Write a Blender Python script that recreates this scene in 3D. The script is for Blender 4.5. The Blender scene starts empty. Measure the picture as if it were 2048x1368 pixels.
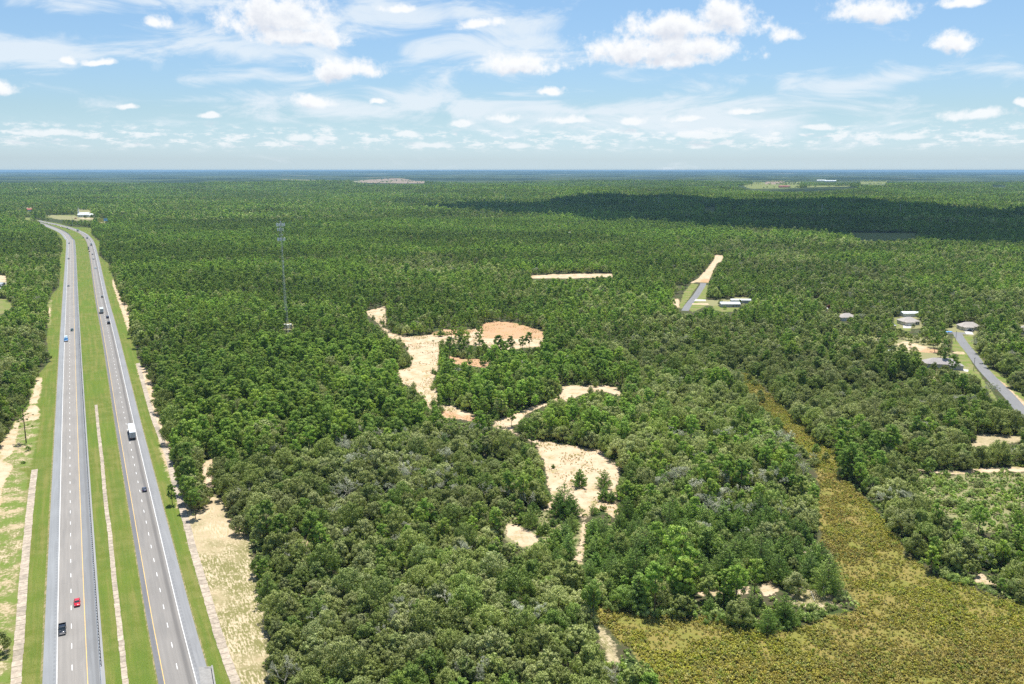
import bpy, bmesh, math, random
import numpy as np
from mathutils import Vector, Matrix

R = math.radians
random.seed(7)
rng = np.random.default_rng(11)
scene = bpy.context.scene
COL = scene.collection

# ------------------------------------------------------------------ camera
CAM_H = 134.0          # a drone at its ceiling
FPX = 1700.0           # focal length in pixels of the 2048 px wide photograph
PITCH = math.atan((684 - 340) / FPX)
cam_data = bpy.data.cameras.new('camera')
cam_data.sensor_width = 36.0
cam_data.lens = FPX / 2048 * 36.0
cam_data.clip_start = 1.0
cam_data.clip_end = 200000.0
cam = bpy.data.objects.new('camera', cam_data)
COL.objects.link(cam)
cam.location = (0, 0, CAM_H)
cam.rotation_euler = (R(90) - PITCH, 0, 0)
scene.camera = cam

# ------------------------------------------------------------------ render and view
scene.render.engine = 'CYCLES'
cy = scene.cycles
cy.max_bounces = 5
cy.diffuse_bounces = 4
cy.glossy_bounces = 1
cy.transmission_bounces = 3
cy.transparent_max_bounces = 6
cy.volume_bounces = 0
cy.caustics_reflective = False
cy.caustics_refractive = False
cy.use_denoising = False
scene.view_settings.view_transform = 'Standard'
scene.view_settings.look = 'None'
scene.view_settings.exposure = 0.75
scene.view_settings.gamma = 1.0
scene.view_settings.use_curve_mapping = False

# ------------------------------------------------------------------ sun
SUN_DIR = Vector((0.05, 0.27, 0.96)).normalized()      # towards the sun
SUN_EL = math.asin(SUN_DIR.z)
SUN_AZ = math.atan2(SUN_DIR.x, SUN_DIR.y)
sd = bpy.data.lights.new('sun', 'SUN')
sd.energy = 4.3
sd.angle = R(0.53)
sd.color = (1.0, 0.965, 0.90)
sun = bpy.data.objects.new('sun', sd)
COL.objects.link(sun)
sun.rotation_euler = SUN_DIR.to_track_quat('Z', 'Y').to_euler()
sun.location = (0, 0, 400)

# ------------------------------------------------------------------ node helper
class NT:
    def __init__(s, tree):
        s.t = tree; s.n = tree.nodes; s.l = tree.links
    def node(s, typ, **kw):
        nd = s.n.new(typ)
        for k, v in kw.items():
            setattr(nd, k, v)
        return nd
    def put(s, sock, v):
        if isinstance(v, bpy.types.NodeSocket):
            s.l.new(v, sock)
        elif v is not None:
            if isinstance(v, (tuple, list)) and sock.type == 'RGBA' and len(v) == 3:
                v = (*v, 1)
            sock.default_value = v
    def math(s, op, a, b=None, c=None, clamp=False):
        nd = s.node('ShaderNodeMath', operation=op, use_clamp=clamp)
        s.put(nd.inputs[0], a)
        if b is not None: s.put(nd.inputs[1], b)
        if c is not None: s.put(nd.inputs[2], c)
        return nd.outputs[0]
    def vmath(s, op, a, b=None, out=0):
        nd = s.node('ShaderNodeVectorMath', operation=op)
        s.put(nd.inputs[0], a)
        if b is not None:
            s.put(nd.inputs['Scale'] if op == 'SCALE' else nd.inputs[1], b)
        return nd.outputs[out]
    def mix(s, f, a, b, mode='MIX'):
        nd = s.node('ShaderNodeMix', data_type='RGBA', blend_type=mode)
        s.put(nd.inputs[0], f); s.put(nd.inputs[6], a); s.put(nd.inputs[7], b)
        return nd.outputs[2]
    def sep(s, v):
        nd = s.node('ShaderNodeSeparateXYZ'); s.put(nd.inputs[0], v); return nd.outputs
    def comb(s, x, y, z):
        nd = s.node('ShaderNodeCombineXYZ')
        for i, v in enumerate((x, y, z)): s.put(nd.inputs[i], v)
        return nd.outputs[0]
    def noise(s, vec, scale, detail=3, rough=0.55, dist=0.0, out=0, dim='3D'):
        nd = s.node('ShaderNodeTexNoise', noise_dimensions=dim)
        s.put(nd.inputs['Vector'], vec); nd.inputs['Scale'].default_value = scale
        nd.inputs['Detail'].default_value = detail; nd.inputs['Roughness'].default_value = rough
        nd.inputs['Distortion'].default_value = dist
        return nd.outputs[out]
    def ramp(s, v, a, b, lo=0.0, hi=1.0, smooth=True):
        nd = s.node('ShaderNodeMapRange', clamp=True)
        nd.interpolation_type = 'SMOOTHSTEP' if smooth else 'LINEAR'
        s.put(nd.inputs[0], v); s.put(nd.inputs[1], a); s.put(nd.inputs[2], b)
        s.put(nd.inputs[3], lo); s.put(nd.inputs[4], hi)
        return nd.outputs[0]
    def attr(s, name, out='Fac'):
        nd = s.node('ShaderNodeAttribute', attribute_name=name); return nd.outputs[out]

# ------------------------------------------------------------------ world: sky and clouds at infinity
def px_dir(px, py):
    u = (px - 1024) / FPX; v = (py - 684) / FPX
    return Vector((u, math.cos(PITCH) - v * math.sin(PITCH), -math.sin(PITCH) - v * math.cos(PITCH))).normalized()
def px_ang(px, py):
    d = px_dir(px, py)
    return math.atan2(d.x, d.y), math.asin(d.z)

world = bpy.data.worlds.new('World')
scene.world = world
world.use_nodes = True
wt = NT(world.node_tree)
wt.n.clear()
geo = wt.node('ShaderNodeTexCoord').outputs['Generated']
dirv = wt.vmath('NORMALIZE', geo)
dx, dy, dz = wt.sep(dirv)
zc = wt.math('MAXIMUM', dz, 0.012)
skyvec = wt.comb(dx, dy, zc)
sky = wt.node('ShaderNodeTexSky', sky_type='NISHITA')
sky.sun_disc = False
sky.sun_elevation = SUN_EL
sky.sun_rotation = SUN_AZ
sky.altitude = 100
sky.air_density = 1.0
sky.dust_density = 0.8
sky.ozone_density = 1.4
wt.l.new(skyvec, sky.inputs[0])
az = wt.math('ARCTAN2', dx, dy)
el = wt.math('ARCSINE', wt.math('MAXIMUM', dz, 0.0005))
ang = wt.comb(az, el, 0.0)

# (cx, cy, rx, ry) of the cumulus, read off the photograph as directions
CUMULUS = [(548, 40, 125, 78), (600, 75, 120, 30), (820, 270, 40, 10), (1010, 240, 40, 10), (1400, 270, 70, 10), (1490, 228, 50, 11), (1375, 240, 45, 10), (1640, 255, 40, 9), (420, 232, 26, 8), (255, 220, 24, 8), (690, 142, 100, 34), (630, 203, 55, 22), (1035, 133, 98, 30),
           (1320, 104, 200, 46), (1360, 60, 160, 40), (1448, 38, 66, 48), (1350, 125, 90, 26), (1735, 24, 95, 32), (1905, 90, 50, 28),
           (1562, 70, 38, 22), (1922, 8, 40, 16), (1950, 230, 72, 17), (1103, 183, 36, 14), (2, 182, 34, 22),
           (143, 127, 17, 11), (198, 132, 34, 10), (800, 14, 50, 15), (312, 45, 28, 20), (962, 50, 44, 16),
           (604, 281, 38, 11), (1135, 243, 60, 11), (1262, 243, 34, 11), (752, 207, 24, 10), (930, 251, 30, 10),
           (2048, 206, 18, 11), (1820, 274, 60, 12), (110, 264, 60, 9), (1030, 292, 40, 9), (865, 290, 60, 9)]
CIRRUS = [(1400, 250, 380, 44), (1150, 215, 420, 26), (760, 40, 180, 50), (60, 98, 150, 40), (450, 96, 300, 34), (720, 44, 210, 44), (300, 8, 260, 22), (1000, 110, 260, 50),
          (500, 150, 170, 22), (1300, 232, 560, 46), (1750, 150, 260, 26), (800, 210, 500, 40), (1000, 50, 150, 60)]

def ellipse_field(nt, vec, lst, flat):
    cur = None
    for (cx, cy_, rx, ry) in lst:
        a, e = px_ang(cx, cy_)
        v = nt.vmath('SUBTRACT', vec, (a, e, 0))
        v = nt.vmath('MULTIPLY', v, (FPX / rx, FPX / ry, 0))
        if flat:
            v = nt.vmath('MAXIMUM', v, nt.vmath('MULTIPLY', v, (-1, -1.7, 0)))
        ln = nt.vmath('LENGTH', v, out=1)
        cur = ln if cur is None else nt.math('MINIMUM', cur, ln)
    return nt.math('SUBTRACT', 1.0, cur)

grp = bpy.data.node_groups.new('cumulus_density', 'ShaderNodeTree')
grp.interface.new_socket('Angles', in_out='INPUT', socket_type='NodeSocketVector')
grp.interface.new_socket('Density', in_out='OUTPUT', socket_type='NodeSocketFloat')
g = NT(grp)
gi = g.node('NodeGroupInput'); go = g.node('NodeGroupOutput')
A = gi.outputs[0]
warp = g.vmath('SCALE', g.vmath('SUBTRACT', g.noise(A, 16, 3, 0.6, out=1), (0.5, 0.5, 0.5)), 0.035)
A2 = g.vmath('ADD', A, g.vmath('MULTIPLY', warp, (1.0, 0.6, 0)))
placed = ellipse_field(g, A2, CUMULUS, True)
billow = g.noise(A, 42, 6, 0.60)
fine = g.noise(A, 150, 4, 0.62)
d1 = g.math('ADD', placed, g.math('MULTIPLY', g.math('SUBTRACT', billow, 0.52), 1.6))
d1 = g.math('ADD', d1, g.math('MULTIPLY', g.math('SUBTRACT', fine, 0.5), 0.55))
# the low band of far cumulus just above the horizon
ex, ey, _ = g.sep(A)
bandv = g.vmath('MULTIPLY', A, (1.0, 3.2, 1.0))
band = g.math('SUBTRACT', g.noise(bandv, 40, 5, 0.66), 0.475)
bmask = g.math('MULTIPLY', g.ramp(ey, 0.016, 0.030), g.ramp(ey, 0.056, 0.036))
d2 = g.math('MULTIPLY', g.math('MULTIPLY', band, 4.2), bmask)
# scattered cumulus over the rest of the sky (above and beside the frame)
hi = g.math('MULTIPLY', g.math('SUBTRACT', g.noise(A, 5.5, 6, 0.6), 0.56), 6.0)
outm = g.math('MAXIMUM', g.ramp(ey, 0.20, 0.30), g.ramp(g.math('ABSOLUTE', ex), 0.60, 0.75))
d3 = g.math('MULTIPLY', hi, g.math('MULTIPLY', outm, g.ramp(ey, 0.05, 0.12)))
dens = g.math('MAXIMUM', g.math('MAXIMUM', d1, d2), d3)
g.l.new(dens, go.inputs[0])

def cum(vec):
    nd = wt.node('ShaderNodeGroup'); nd.node_tree = grp
    wt.put(nd.inputs[0], vec)
    return nd.outputs[0]
dA = cum(ang)
dB = cum(wt.vmath('ADD', ang, (0.002, 0.009, 0)))
alpha = wt.ramp(dA, -0.04, 0.62)
thick = wt.ramp(dB, 0.15, 1.15)
cloud_hi = (0.59, 0.60, 0.61); cloud_lo = (0.44, 0.465, 0.515)
ccol = wt.mix(thick, cloud_hi, cloud_lo)  # cloud shading put into the colour: pale lit tops, greyer undersides
# cirrus veils
cirv = wt.vmath('MULTIPLY', ang, (1.0, 3.4, 1.0))
cn = wt.noise(cirv, 9, 7, 0.62, 0.9)
cf = ellipse_field(wt, wt.vmath('ADD', ang, wt.vmath('SCALE', wt.vmath('SUBTRACT', wt.noise(ang, 7, 3, 0.5, out=1), (0.5, 0.5, 0.5)), 0.05)), CIRRUS, False)
ca = wt.math('ADD', wt.math('MAXIMUM', cf, -0.25), wt.math('MULTIPLY', wt.math('SUBTRACT', cn, 0.5), 3.2))
ca = wt.math('MULTIPLY', wt.ramp(ca, 0.0, 0.9), 0.80)
# sky colour: Nishita, with summer haze whitening towards the horizon
STR = 0.083
tint = wt.mix(wt.ramp(el, 0.0, 0.07), (0.80, 1.03, 1.45), (0.68, 0.83, 0.98))
tint = wt.mix(wt.ramp(el, 0.06, 0.24), tint, (0.72, 0.88, 0.98))
skycol = wt.mix(1.0, sky.outputs[0], tint, 'MULTIPLY')
skyem = wt.vmath('SCALE', skycol, STR)
skyem = wt.mix(ca, skyem, (0.50, 0.545, 0.585))
fade = wt.ramp(el, 0.01, 0.09, 0.62, 1.0)
skyem = wt.mix(wt.math('MULTIPLY', alpha, fade), skyem, ccol)
bg = wt.node('ShaderNodeBackground')
wt.l.new(skyem, bg.inputs[0])
bg.inputs[1].default_value = 1.0
wo = wt.node('ShaderNodeOutputWorld')
wt.l.new(bg.outputs[0], wo.inputs[0])
world.cycles.sampling_method = 'MANUAL'
world.cycles.sample_map_resolution = 256

# ------------------------------------------------------------------ tagging and geometry helpers
def tag(o, label=None, cat=None, group=None, kind=None):
    if label: o['label'] = label
    if cat: o['category'] = cat
    if group: o['group'] = group
    if kind: o['kind'] = kind
    return o
def empty(name, loc=(0, 0, 0), rz=0.0, label=None, cat=None, group=None):
    o = bpy.data.objects.new(name, None)
    o.empty_display_size = 0.5
    COL.objects.link(o)
    o.location = loc; o.rotation_euler = (0, 0, rz)
    return tag(o, label, cat, group)
def link(name, mesh, parent=None, loc=None, **kw):
    o = bpy.data.objects.new(name, mesh)
    COL.objects.link(o)
    if parent is not None: o.parent = parent
    if loc is not None: o.location = loc
    return tag(o, **kw)

class MB:
    """collects verts and faces for one mesh"""
    def __init__(s): s.v = []; s.f = []; s.m = []
    def add(s, vs, fs, mi=0):
        b = len(s.v); s.v += [tuple(v) for v in vs]
        for f in fs: s.f.append(tuple(i + b for i in f)); s.m.append(mi)
        return s
    def box(s, c, d, mi=0, rz=0.0, taper=1.0):
        hx, hy, hz = d[0] / 2, d[1] / 2, d[2] / 2
        cs, sn = math.cos(rz), math.sin(rz)
        vs = []
        for z in (-1, 1):
            k = taper if z > 0 else 1.0
            for x, y in ((-1, -1), (1, -1), (1, 1), (-1, 1)):
                X, Y = x * hx * k, y * hy * k
                vs.append((c[0] + X * cs - Y * sn, c[1] + X * sn + Y * cs, c[2] + z * hz))
        return s.add(vs, [(3, 2, 1, 0), (4, 5, 6, 7), (0, 1, 5, 4), (1, 2, 6, 5), (2, 3, 7, 6), (3, 0, 4, 7)], mi)
    def tube(s, a, b, r0, r1=None, n=6, mi=0, caps=True):
        r1 = r0 if r1 is None else r1
        a, b = Vector(a), Vector(b); d = (b - a)
        if d.length < 1e-6: return s
        q = d.to_track_quat('Z', 'Y').to_matrix()
        vs = []
        for p, r in ((a, r0), (b, r1)):
            for i in range(n):
                t = 2 * math.pi * i / n
                vs.append(p + q @ Vector((math.cos(t) * r, math.sin(t) * r, 0)))
        fs = [(i, (i + 1) % n, n + (i + 1) % n, n + i) for i in range(n)]
        if caps: fs += [tuple(range(n - 1, -1, -1)), tuple(range(n, 2 * n))]
        return s.add(vs, fs, mi)
    def loft(s, rings, mi=0, closed=True, caps=True):
        n = len(rings[0]); vs = [p for r in rings for p in r]; fs = []
        for k in range(len(rings) - 1):
            for i in range(n if closed else n - 1):
                j = (i + 1) % n
                fs.append((k * n + i, k * n + j, (k + 1) * n + j, (k + 1) * n + i))
        if caps: fs += [tuple(range(n - 1, -1, -1)), tuple(range((len(rings) - 1) * n, len(rings) * n))]
        return s.add(vs, fs, mi)
    def mesh(s, name, *mats, smooth=False):
        me = bpy.data.meshes.new(name)
        me.from_pydata(s.v, [], s.f)
        for m in mats: me.materials.append(m)
        if len(mats) > 1: me.polygons.foreach_set('material_index', s.m)
        if smooth: me.polygons.foreach_set('use_smooth', [True] * len(me.polygons))
        me.update()
        return me
    def obj(s, name, mats, parent=None, loc=None, smooth=False, bevel=0.0, **kw):
        mats = mats if isinstance(mats, (list, tuple)) else [mats]
        o = link(name, s.mesh(name, *mats, smooth=smooth), parent, loc, **kw)
        if bevel:
            md = o.modifiers.new('bevel', 'BEVEL'); md.width = bevel; md.segments = 2; md.limit_method = 'ANGLE'
        return o

# ------------------------------------------------------------------ measuring: photograph pixels to points on the ground
def P(px, py, z=0.0):
    u = (px - 1024) / FPX; v = (py - 684) / FPX
    d = (u, math.cos(PITCH) - v * math.sin(PITCH), -math.sin(PITCH) - v * math.cos(PITCH))
    t = (CAM_H - z) / -d[2]
    return (d[0] * t, d[1] * t)
def PV(px, py, z=0.0):
    x, y = P(px, py, z); return Vector((x, y, z))
def PIX(x, y, z):
    """numpy: ground points back to photograph pixels"""
    dz_ = z - CAM_H
    depth = y * math.cos(PITCH) - dz_ * math.sin(PITCH)
    up = y * math.sin(PITCH) + dz_ * math.cos(PITCH)
    depth = np.where(depth < 1, 1, depth)
    return 1024 + FPX * x / depth, 684 - FPX * up / depth
def crop(ox, oy, s):
    return lambda *pts: [(ox + a / s, oy + b / s) for a, b in pts]
c1 = crop(0, 900, 2.923); c2 = crop(0, 400, 5.067); c3 = crop(0, 600, 4.096)
c4 = crop(700, 560, 3.413); c5 = crop(900, 850, 2.415); c6 = crop(1548, 560, 4.024)
c7 = crop(1500, 850, 3.697); c8 = crop(1350, 480, 7.6)

# ------------------------------------------------------------------ materials
def mat(name):
    m = bpy.data.materials.new(name); m.use_nodes = True
    nt = NT(m.node_tree); nt.n.clear()
    return m, nt
def finish(nt, shader):
    o = nt.node('ShaderNodeOutputMaterial'); nt.l.new(shader, o.inputs[0])
def principled(nt, col, rough=0.6, metal=0.0, spec=0.4, normal=None, coat=0.0):
    p = nt.node('ShaderNodeBsdfPrincipled')
    nt.put(p.inputs['Base Color'], col); nt.put(p.inputs['Roughness'], rough)
    nt.put(p.inputs['Metallic'], metal); p.inputs['Specular IOR Level'].default_value = spec
    if coat: p.inputs['Coat Weight'].default_value = coat; p.inputs['Coat Roughness'].default_value = 0.05
    if normal is not None: nt.put(p.inputs['Normal'], normal)
    return p.outputs[0]
def bump(nt, h, dist=0.1, strength=0.6):
    b = nt.node('ShaderNodeBump'); b.inputs['Strength'].default_value = strength
    b.inputs['Distance'].default_value = dist; nt.put(b.inputs['Height'], h)
    return b.outputs[0]
_mc = {}
def simple(name, col, rough=0.5, metal=0.0, var=0.12, scale=3.0, coat=0.0, spec=0.4):
    if name in _mc: return _mc[name]
    m, nt = mat(name)
    pos = nt.node('ShaderNodeTexCoord').outputs['Object']
    n = nt.noise(pos, scale, 4, 0.6)
    f = nt.ramp(n, 0.3, 0.7, 1 - var, 1 + var * 0.6)
    c = nt.vmath('SCALE', col, f)
    r = nt.ramp(n, 0.2, 0.8, max(0.02, rough - 0.06), min(1, rough + 0.08))
    finish(nt, principled(nt, c, r, metal, spec, coat=coat))
    _mc[name] = m
    return m

def foliage(name, ca_, cb_, cc_, grey=0.0, greycol=(0.19, 0.21, 0.15), trans=0.22, patch=0.012):
    """leaf material: hue from the patch of woodland, the single tree and the single tuft of leaves"""
    m, nt = mat(name)
    oi = nt.node('ShaderNodeObjectInfo')
    loc = oi.outputs['Location']; rnd = oi.outputs['Random']
    pn = nt.noise(loc, patch, 3, 0.6)
    col = nt.mix(nt.ramp(pn, 0.36, 0.64), ca_, cb_)
    col = nt.mix(nt.ramp(rnd, 0.55, 0.98, smooth=False), col, cc_)
    if grey:
        r2 = nt.math('FRACT', nt.math('MULTIPLY', rnd, 17.31))
        col = nt.mix(nt.math('MULTIPLY', nt.ramp(r2, 0.30, 1.0), grey), col, greycol)
    r3 = nt.math('FRACT', nt.math('MULTIPLY', rnd, 53.7))
    br = nt.math('ADD', 0.80, nt.math('MULTIPLY', r3, 0.40))
    tnt = nt.math('ADD', 0.62, nt.math('MULTIPLY', nt.attr('tint'), 0.78))
    stn = nt.noise(nt.vmath('MULTIPLY', loc, (0.6, 1.0, 0.0)), 0.0034, 4, 0.6)
    tnt = nt.math('MULTIPLY', tnt, nt.ramp(stn, 0.36, 0.64, 0.74, 1.16))
    col = nt.vmath('SCALE', col, nt.math('MULTIPLY', br, tnt))
    # leaf normals lean towards the outward normal of their clump
    vt = nt.node('ShaderNodeVectorTransform', vector_type='NORMAL', convert_from='OBJECT', convert_to='WORLD')
    nt.put(vt.inputs[0], nt.attr('clump_normal', 'Vector'))
    gn = nt.node('ShaderNodeNewGeometry').outputs['Normal']
    nn = nt.vmath('NORMALIZE', nt.vmath('ADD', nt.vmath('SCALE', nt.vmath('NORMALIZE', vt.outputs[0]), 0.9), gn))
    df = nt.node('ShaderNodeBsdfDiffuse'); nt.put(df.inputs[0], col); nt.put(df.inputs['Normal'], nn)
    tr = nt.node('ShaderNodeBsdfTranslucent')
    nt.put(tr.inputs[0], nt.mix(1.0, col, (1.25, 1.35, 0.7), 'MULTIPLY')); nt.put(tr.inputs['Normal'], nn)
    mx = nt.node('ShaderNodeMixShader'); mx.inputs[0].default_value = trans
    nt.l.new(df.outputs[0], mx.inputs[1]); nt.l.new(tr.outputs[0], mx.inputs[2])
    gl = nt.node('ShaderNodeBsdfGlossy'); gl.inputs['Roughness'].default_value = 0.45
    gl.inputs[0].default_value = (0.8, 0.85, 0.8, 1)
    m2 = nt.node('ShaderNodeMixShader'); m2.inputs[0].default_value = 0.012
    nt.l.new(mx.outputs[0], m2.inputs[1]); nt.l.new(gl.outputs[0], m2.inputs[2])
    finish(nt, m2.outputs[0])
    return m
M_OAK = foliage('oak_leaves', (0.339, 0.407, 0.113), (0.385, 0.422, 0.147), (0.245, 0.346, 0.081), 0.55, (0.562, 0.569, 0.298), trans=0.42)
M_PINE = foliage('pine_needles', (0.331, 0.469, 0.088), (0.277, 0.414, 0.086), (0.421, 0.531, 0.102), 0.12, (0.472, 0.521, 0.241), trans=0.42)
M_YOUNG = foliage('young_pine_needles', (0.245, 0.372, 0.080), (0.193, 0.306, 0.073), (0.312, 0.426, 0.089), 0.2, (0.388, 0.426, 0.196), trans=0.34)
M_BUSH = foliage('shrub_leaves', (0.295, 0.430, 0.096), (0.345, 0.432, 0.132), (0.419, 0.496, 0.119), 0.5, (0.525, 0.539, 0.283), trans=0.4)
M_MARSH = foliage('marsh_shrub_leaves', (0.520, 0.500, 0.080), (0.540, 0.440, 0.115), (0.350, 0.420, 0.075), 0.4, (0.52, 0.46, 0.28), trans=0.4, patch=0.022)
M_REDTREE = foliage('rust_leaves', (0.20, 0.055, 0.022), (0.19, 0.06, 0.025), (0.22, 0.07, 0.03))
M_DEAD = simple('bleached_wood', (0.55, 0.51, 0.41), 0.85, var=0.3, scale=1.5)
M_LICHEN = foliage('lichen_twigs', (0.50, 0.52, 0.36), (0.45, 0.47, 0.33), (0.58, 0.58, 0.43), 0.0, trans=0.1)
M_BARK = simple('bark', (0.115, 0.085, 0.062), 0.9, var=0.35, scale=1.2)
M_PBARK = simple('pine_bark', (0.15, 0.105, 0.075), 0.9, var=0.35, scale=1.2)

# ------------------------------------------------------------------ terrain height
def HT(x, y):
    x = np.asarray(x, float); y = np.asarray(y, float)
    r = np.hypot(x, y)
    k = np.clip((r - 2600) / 3000, 0, 1); k = k * k * (3 - 2 * k)
    roll = (np.sin(x * 0.0011 + 1.3 + 0.9 * np.sin(y * 0.0007)) * np.sin(y * 0.0017 + 0.6) + 0.6 * np.sin(x * 0.0023 + y * 0.0013 + 2.0)
            + 0.4 * np.sin(y * 0.0041 - x * 0.0006))
    z = k * (18 + 14.0 * roll)
    kf = np.clip((r - 22000) / 12000, 0, 1)
    azm = np.arctan2(x, y)
    z = z + kf * 62 * np.clip(1.08 - np.abs(azm + 0.05) / 0.55, 0, 1)
    return z

# ------------------------------------------------------------------ polygons measured on the photograph
LEFT_EDGE = [(40, 437), (75, 443), (97, 456), (110, 463), (124, 480)] + c2((625, 500), (600, 620), (605, 760), (600, 880), (530, 950), (490, 1050), (490, 1280)) \
    + c3((380, 340), (415, 500), (300, 620), (250, 830), (130, 980), (0, 1180)) + [(-60, 960), (-60, 1500)]
RIGHT_EDGE = [(60, 436.5), (75, 439.5), (118, 446.5), (144, 453.5), (182.5, 455)] + c2((930, 350), (1010, 420), (1000, 560), (1100, 640), (1120, 720), (1180, 870), (1210, 980), (1300, 1150), (1320, 1360)) \
    + c3((1110, 380), (1130, 490), (1190, 570), (1230, 620), (1250, 800), (1290, 860), (1310, 1000), (1370, 1180), (1410, 1360)) \
    + c1((1010, 150), (1060, 270), (1090, 370), (1150, 385), (1200, 330), (1245, 260), (1300, 290), (1350, 400), (1380, 470), (1440, 500), (1450, 680), (1500, 760),
         (1500, 850), (1550, 930), (1540, 1050), (1560, 1200), (1520, 1290), (1550, 1368), (1540, 1750))
CORRIDOR = LEFT_EDGE + RIGHT_EDGE[::-1]
BANK = c1((945, 0), (1000, 60), (1010, 150), (1245, 260), (1300, 290), (1350, 400), (1460, 500), (1500, 760), (1560, 1000), (1570, 1368), (1560, 1750), (1500, 1750), (1385, 1368), (1290, 1120),
          (1190, 800), (1125, 560), (1090, 430), (1040, 290), (1000, 180), (960, 60))
LEFT_SAND = [c3((250, 860), (320, 870), (320, 980), (160, 1000), (110, 1260), (0, 1320), (0, 1190), (130, 1000)),
             c1((0, 60), (80, 90), (10, 230), (0, 400), (-20, 400), (-20, 60)), c3((300, 640), (350, 640), (310, 850), (240, 850)),
             c3((390, 60), (420, 60), (405, 170), (385, 170)), 
             [(-40, 552), (13, 551), (13, 564), (-40, 566)]]
LEFT_DRY = [c3((0, 1180), (200, 980), (330, 1000), (270, 1300), (250, 1368), (0, 1368)), c1((0, 80), (160, 130), (170, 400), (110, 900), (60, 1368), (-60, 1368), (-60, 60)),
            [(95, 600), (104, 598), (102, 650), (94, 660)], [(60, 750), (78, 742), (82, 790), (62, 830)]]
RIGHT_SANDEDGE = [c3((1105, 515), (1190, 560), (1230, 600), (1260, 760), (1300, 850), (1330, 1000), (1390, 1180), (1420, 1368), (1360, 1368), (1300, 1150), (1250, 960), (1190, 760)),
                  c3((1020, 20), (1050, 20), (1060, 240), (1040, 240)), c2((1130, 770), (1170, 850), (1250, 1050), (1310, 1200), (1330, 1360), (1300, 1340), (1240, 1150), (1140, 860))]
SAND = [c4((100, 215), (240, 178), (248, 300), (235, 330), (330, 372), (400, 385), (480, 380), (560, 375), (640, 380), (740, 375), (900, 400), (890, 430), (600, 440), (612, 470), (600, 560), (595, 620), (560, 700),
           (600, 780), (585, 860), (545, 885), (490, 800), (430, 740), (400, 720), (340, 700), (320, 620), (400, 600), (410, 560), (395, 500), (380, 450), (330, 420), (290, 400),
           (240, 380), (235, 410), (225, 350), (200, 300), (150, 265)),
        c4((640, 335), (760, 345), (880, 330), (905, 295), (990, 280), (1110, 290), (1220, 320), (1312, 350), (1325, 390), (1310, 460), (1170, 462), (1100, 480), (1000, 468), (880, 450), (760, 435), (600, 440), (560, 360)),
        c4((670, 515), (780, 535), (950, 545), (940, 600), (850, 590), (700, 570)),
        c4((590, 850), (700, 860), (810, 905), (900, 955), (870, 975), (740, 950), (640, 940), (600, 900)),
        c4((985, 960), (1180, 895), (1250, 860), (1380, 825), (1450, 770), (1455, 720), (1600, 722), (1750, 718), (1860, 745), (1872, 795), (1830, 790), (1740, 762), (1600, 772), (1500, 825), (1380, 845), (1260, 885), (1190, 925), (1150, 985), (1050, 1000), (985, 985)),
        c5((200, 0), (330, 40), (440, 75), (600, 100), (740, 125), (755, 155), (800, 175), (822, 200), (812, 260), (802, 310), (805, 460), (770, 430), (740, 400), (690, 420), (655, 462), (620, 440), (560, 445), (500, 430), (455, 410), (480, 380), (490, 330),
           (475, 300), (465, 230), (450, 170), (410, 90), (330, 50), (230, 15)),
        c5((270, 480), (330, 480), (430, 540), (420, 575), (350, 590), (270, 530)), c5((640, 462), (657, 470), (645, 600), (632, 670), (590, 650), (612, 600), (630, 560)),
        c5((1020, 778), (1060, 790), (1040, 812), (1020, 800)), c5((1165, 800), (1250, 795), (1440, 778), (1442, 822), (1220, 824)), c5((1500, 770), (1560, 750), (1590, 790), (1560, 830), (1510, 830)),
        c5((1695, 588), (1722, 600), (1718, 690), (1742, 712), (1690, 692)), 
         c5((740, 480), (880, 478), (890, 490), (820, 495)),
        [(1060, 551), (1120, 548), (1225, 547), (1225, 554), (1130, 557), (1065, 557)],
         c7((1160, 328), (1570, 340), (1720, 318), (2090, 308), (2090, 348), (1700, 352), (1480, 368)),
        c7((1285, 935), (1340, 950), (1350, 1000), (1300, 960)), c7((1630, 1150), (1700, 1100), (1740, 1110), (1750, 1150), (1850, 1160), (1800, 1180)),
        c6((985, 520), (1050, 490), (1330, 560), (1330, 590), (1180, 580), (1050, 560)), c6((1430, 575), (1530, 580), (1540, 605), (1440, 590)), c6((1750, 750), (1850, 830), (2030, 1000), (2060, 1070), (1960, 970), (1800, 830)),
        c8((610, 225), (745, 235), (700, 330), (640, 350), (580, 470), (530, 590), (520, 650), (350, 640), (240, 655), (230, 645), (350, 590), (400, 530), (500, 420), (590, 300)),
        c8((-60, 950), (0, 890), (70, 900), (60, 1050), (0, 1000)), c5((880, 470), (900, 478), (890, 490)), c5((250, 0), (310, 10), (300, 30)),
        [(608, 1068), (622, 1090), (630, 1104), (622, 1108), (606, 1090), (598, 1075)], [(614, 1160), (624, 1175), (622, 1185), (612, 1175)], [(404, 930), (424, 915), (426, 975), (408, 975)]]
DIRT = [c5((1620, 830), (1700, 780), (1860, 830), (1890, 870), (1800, 890), (1640, 860)), c5((690, 970), (740, 980), (800, 1070), (810, 1140), (770, 1150), (720, 1060)), c7((1650, 80), (1750, 65), (2060, 85), (1960, 130), (1650, 165))]
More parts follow.
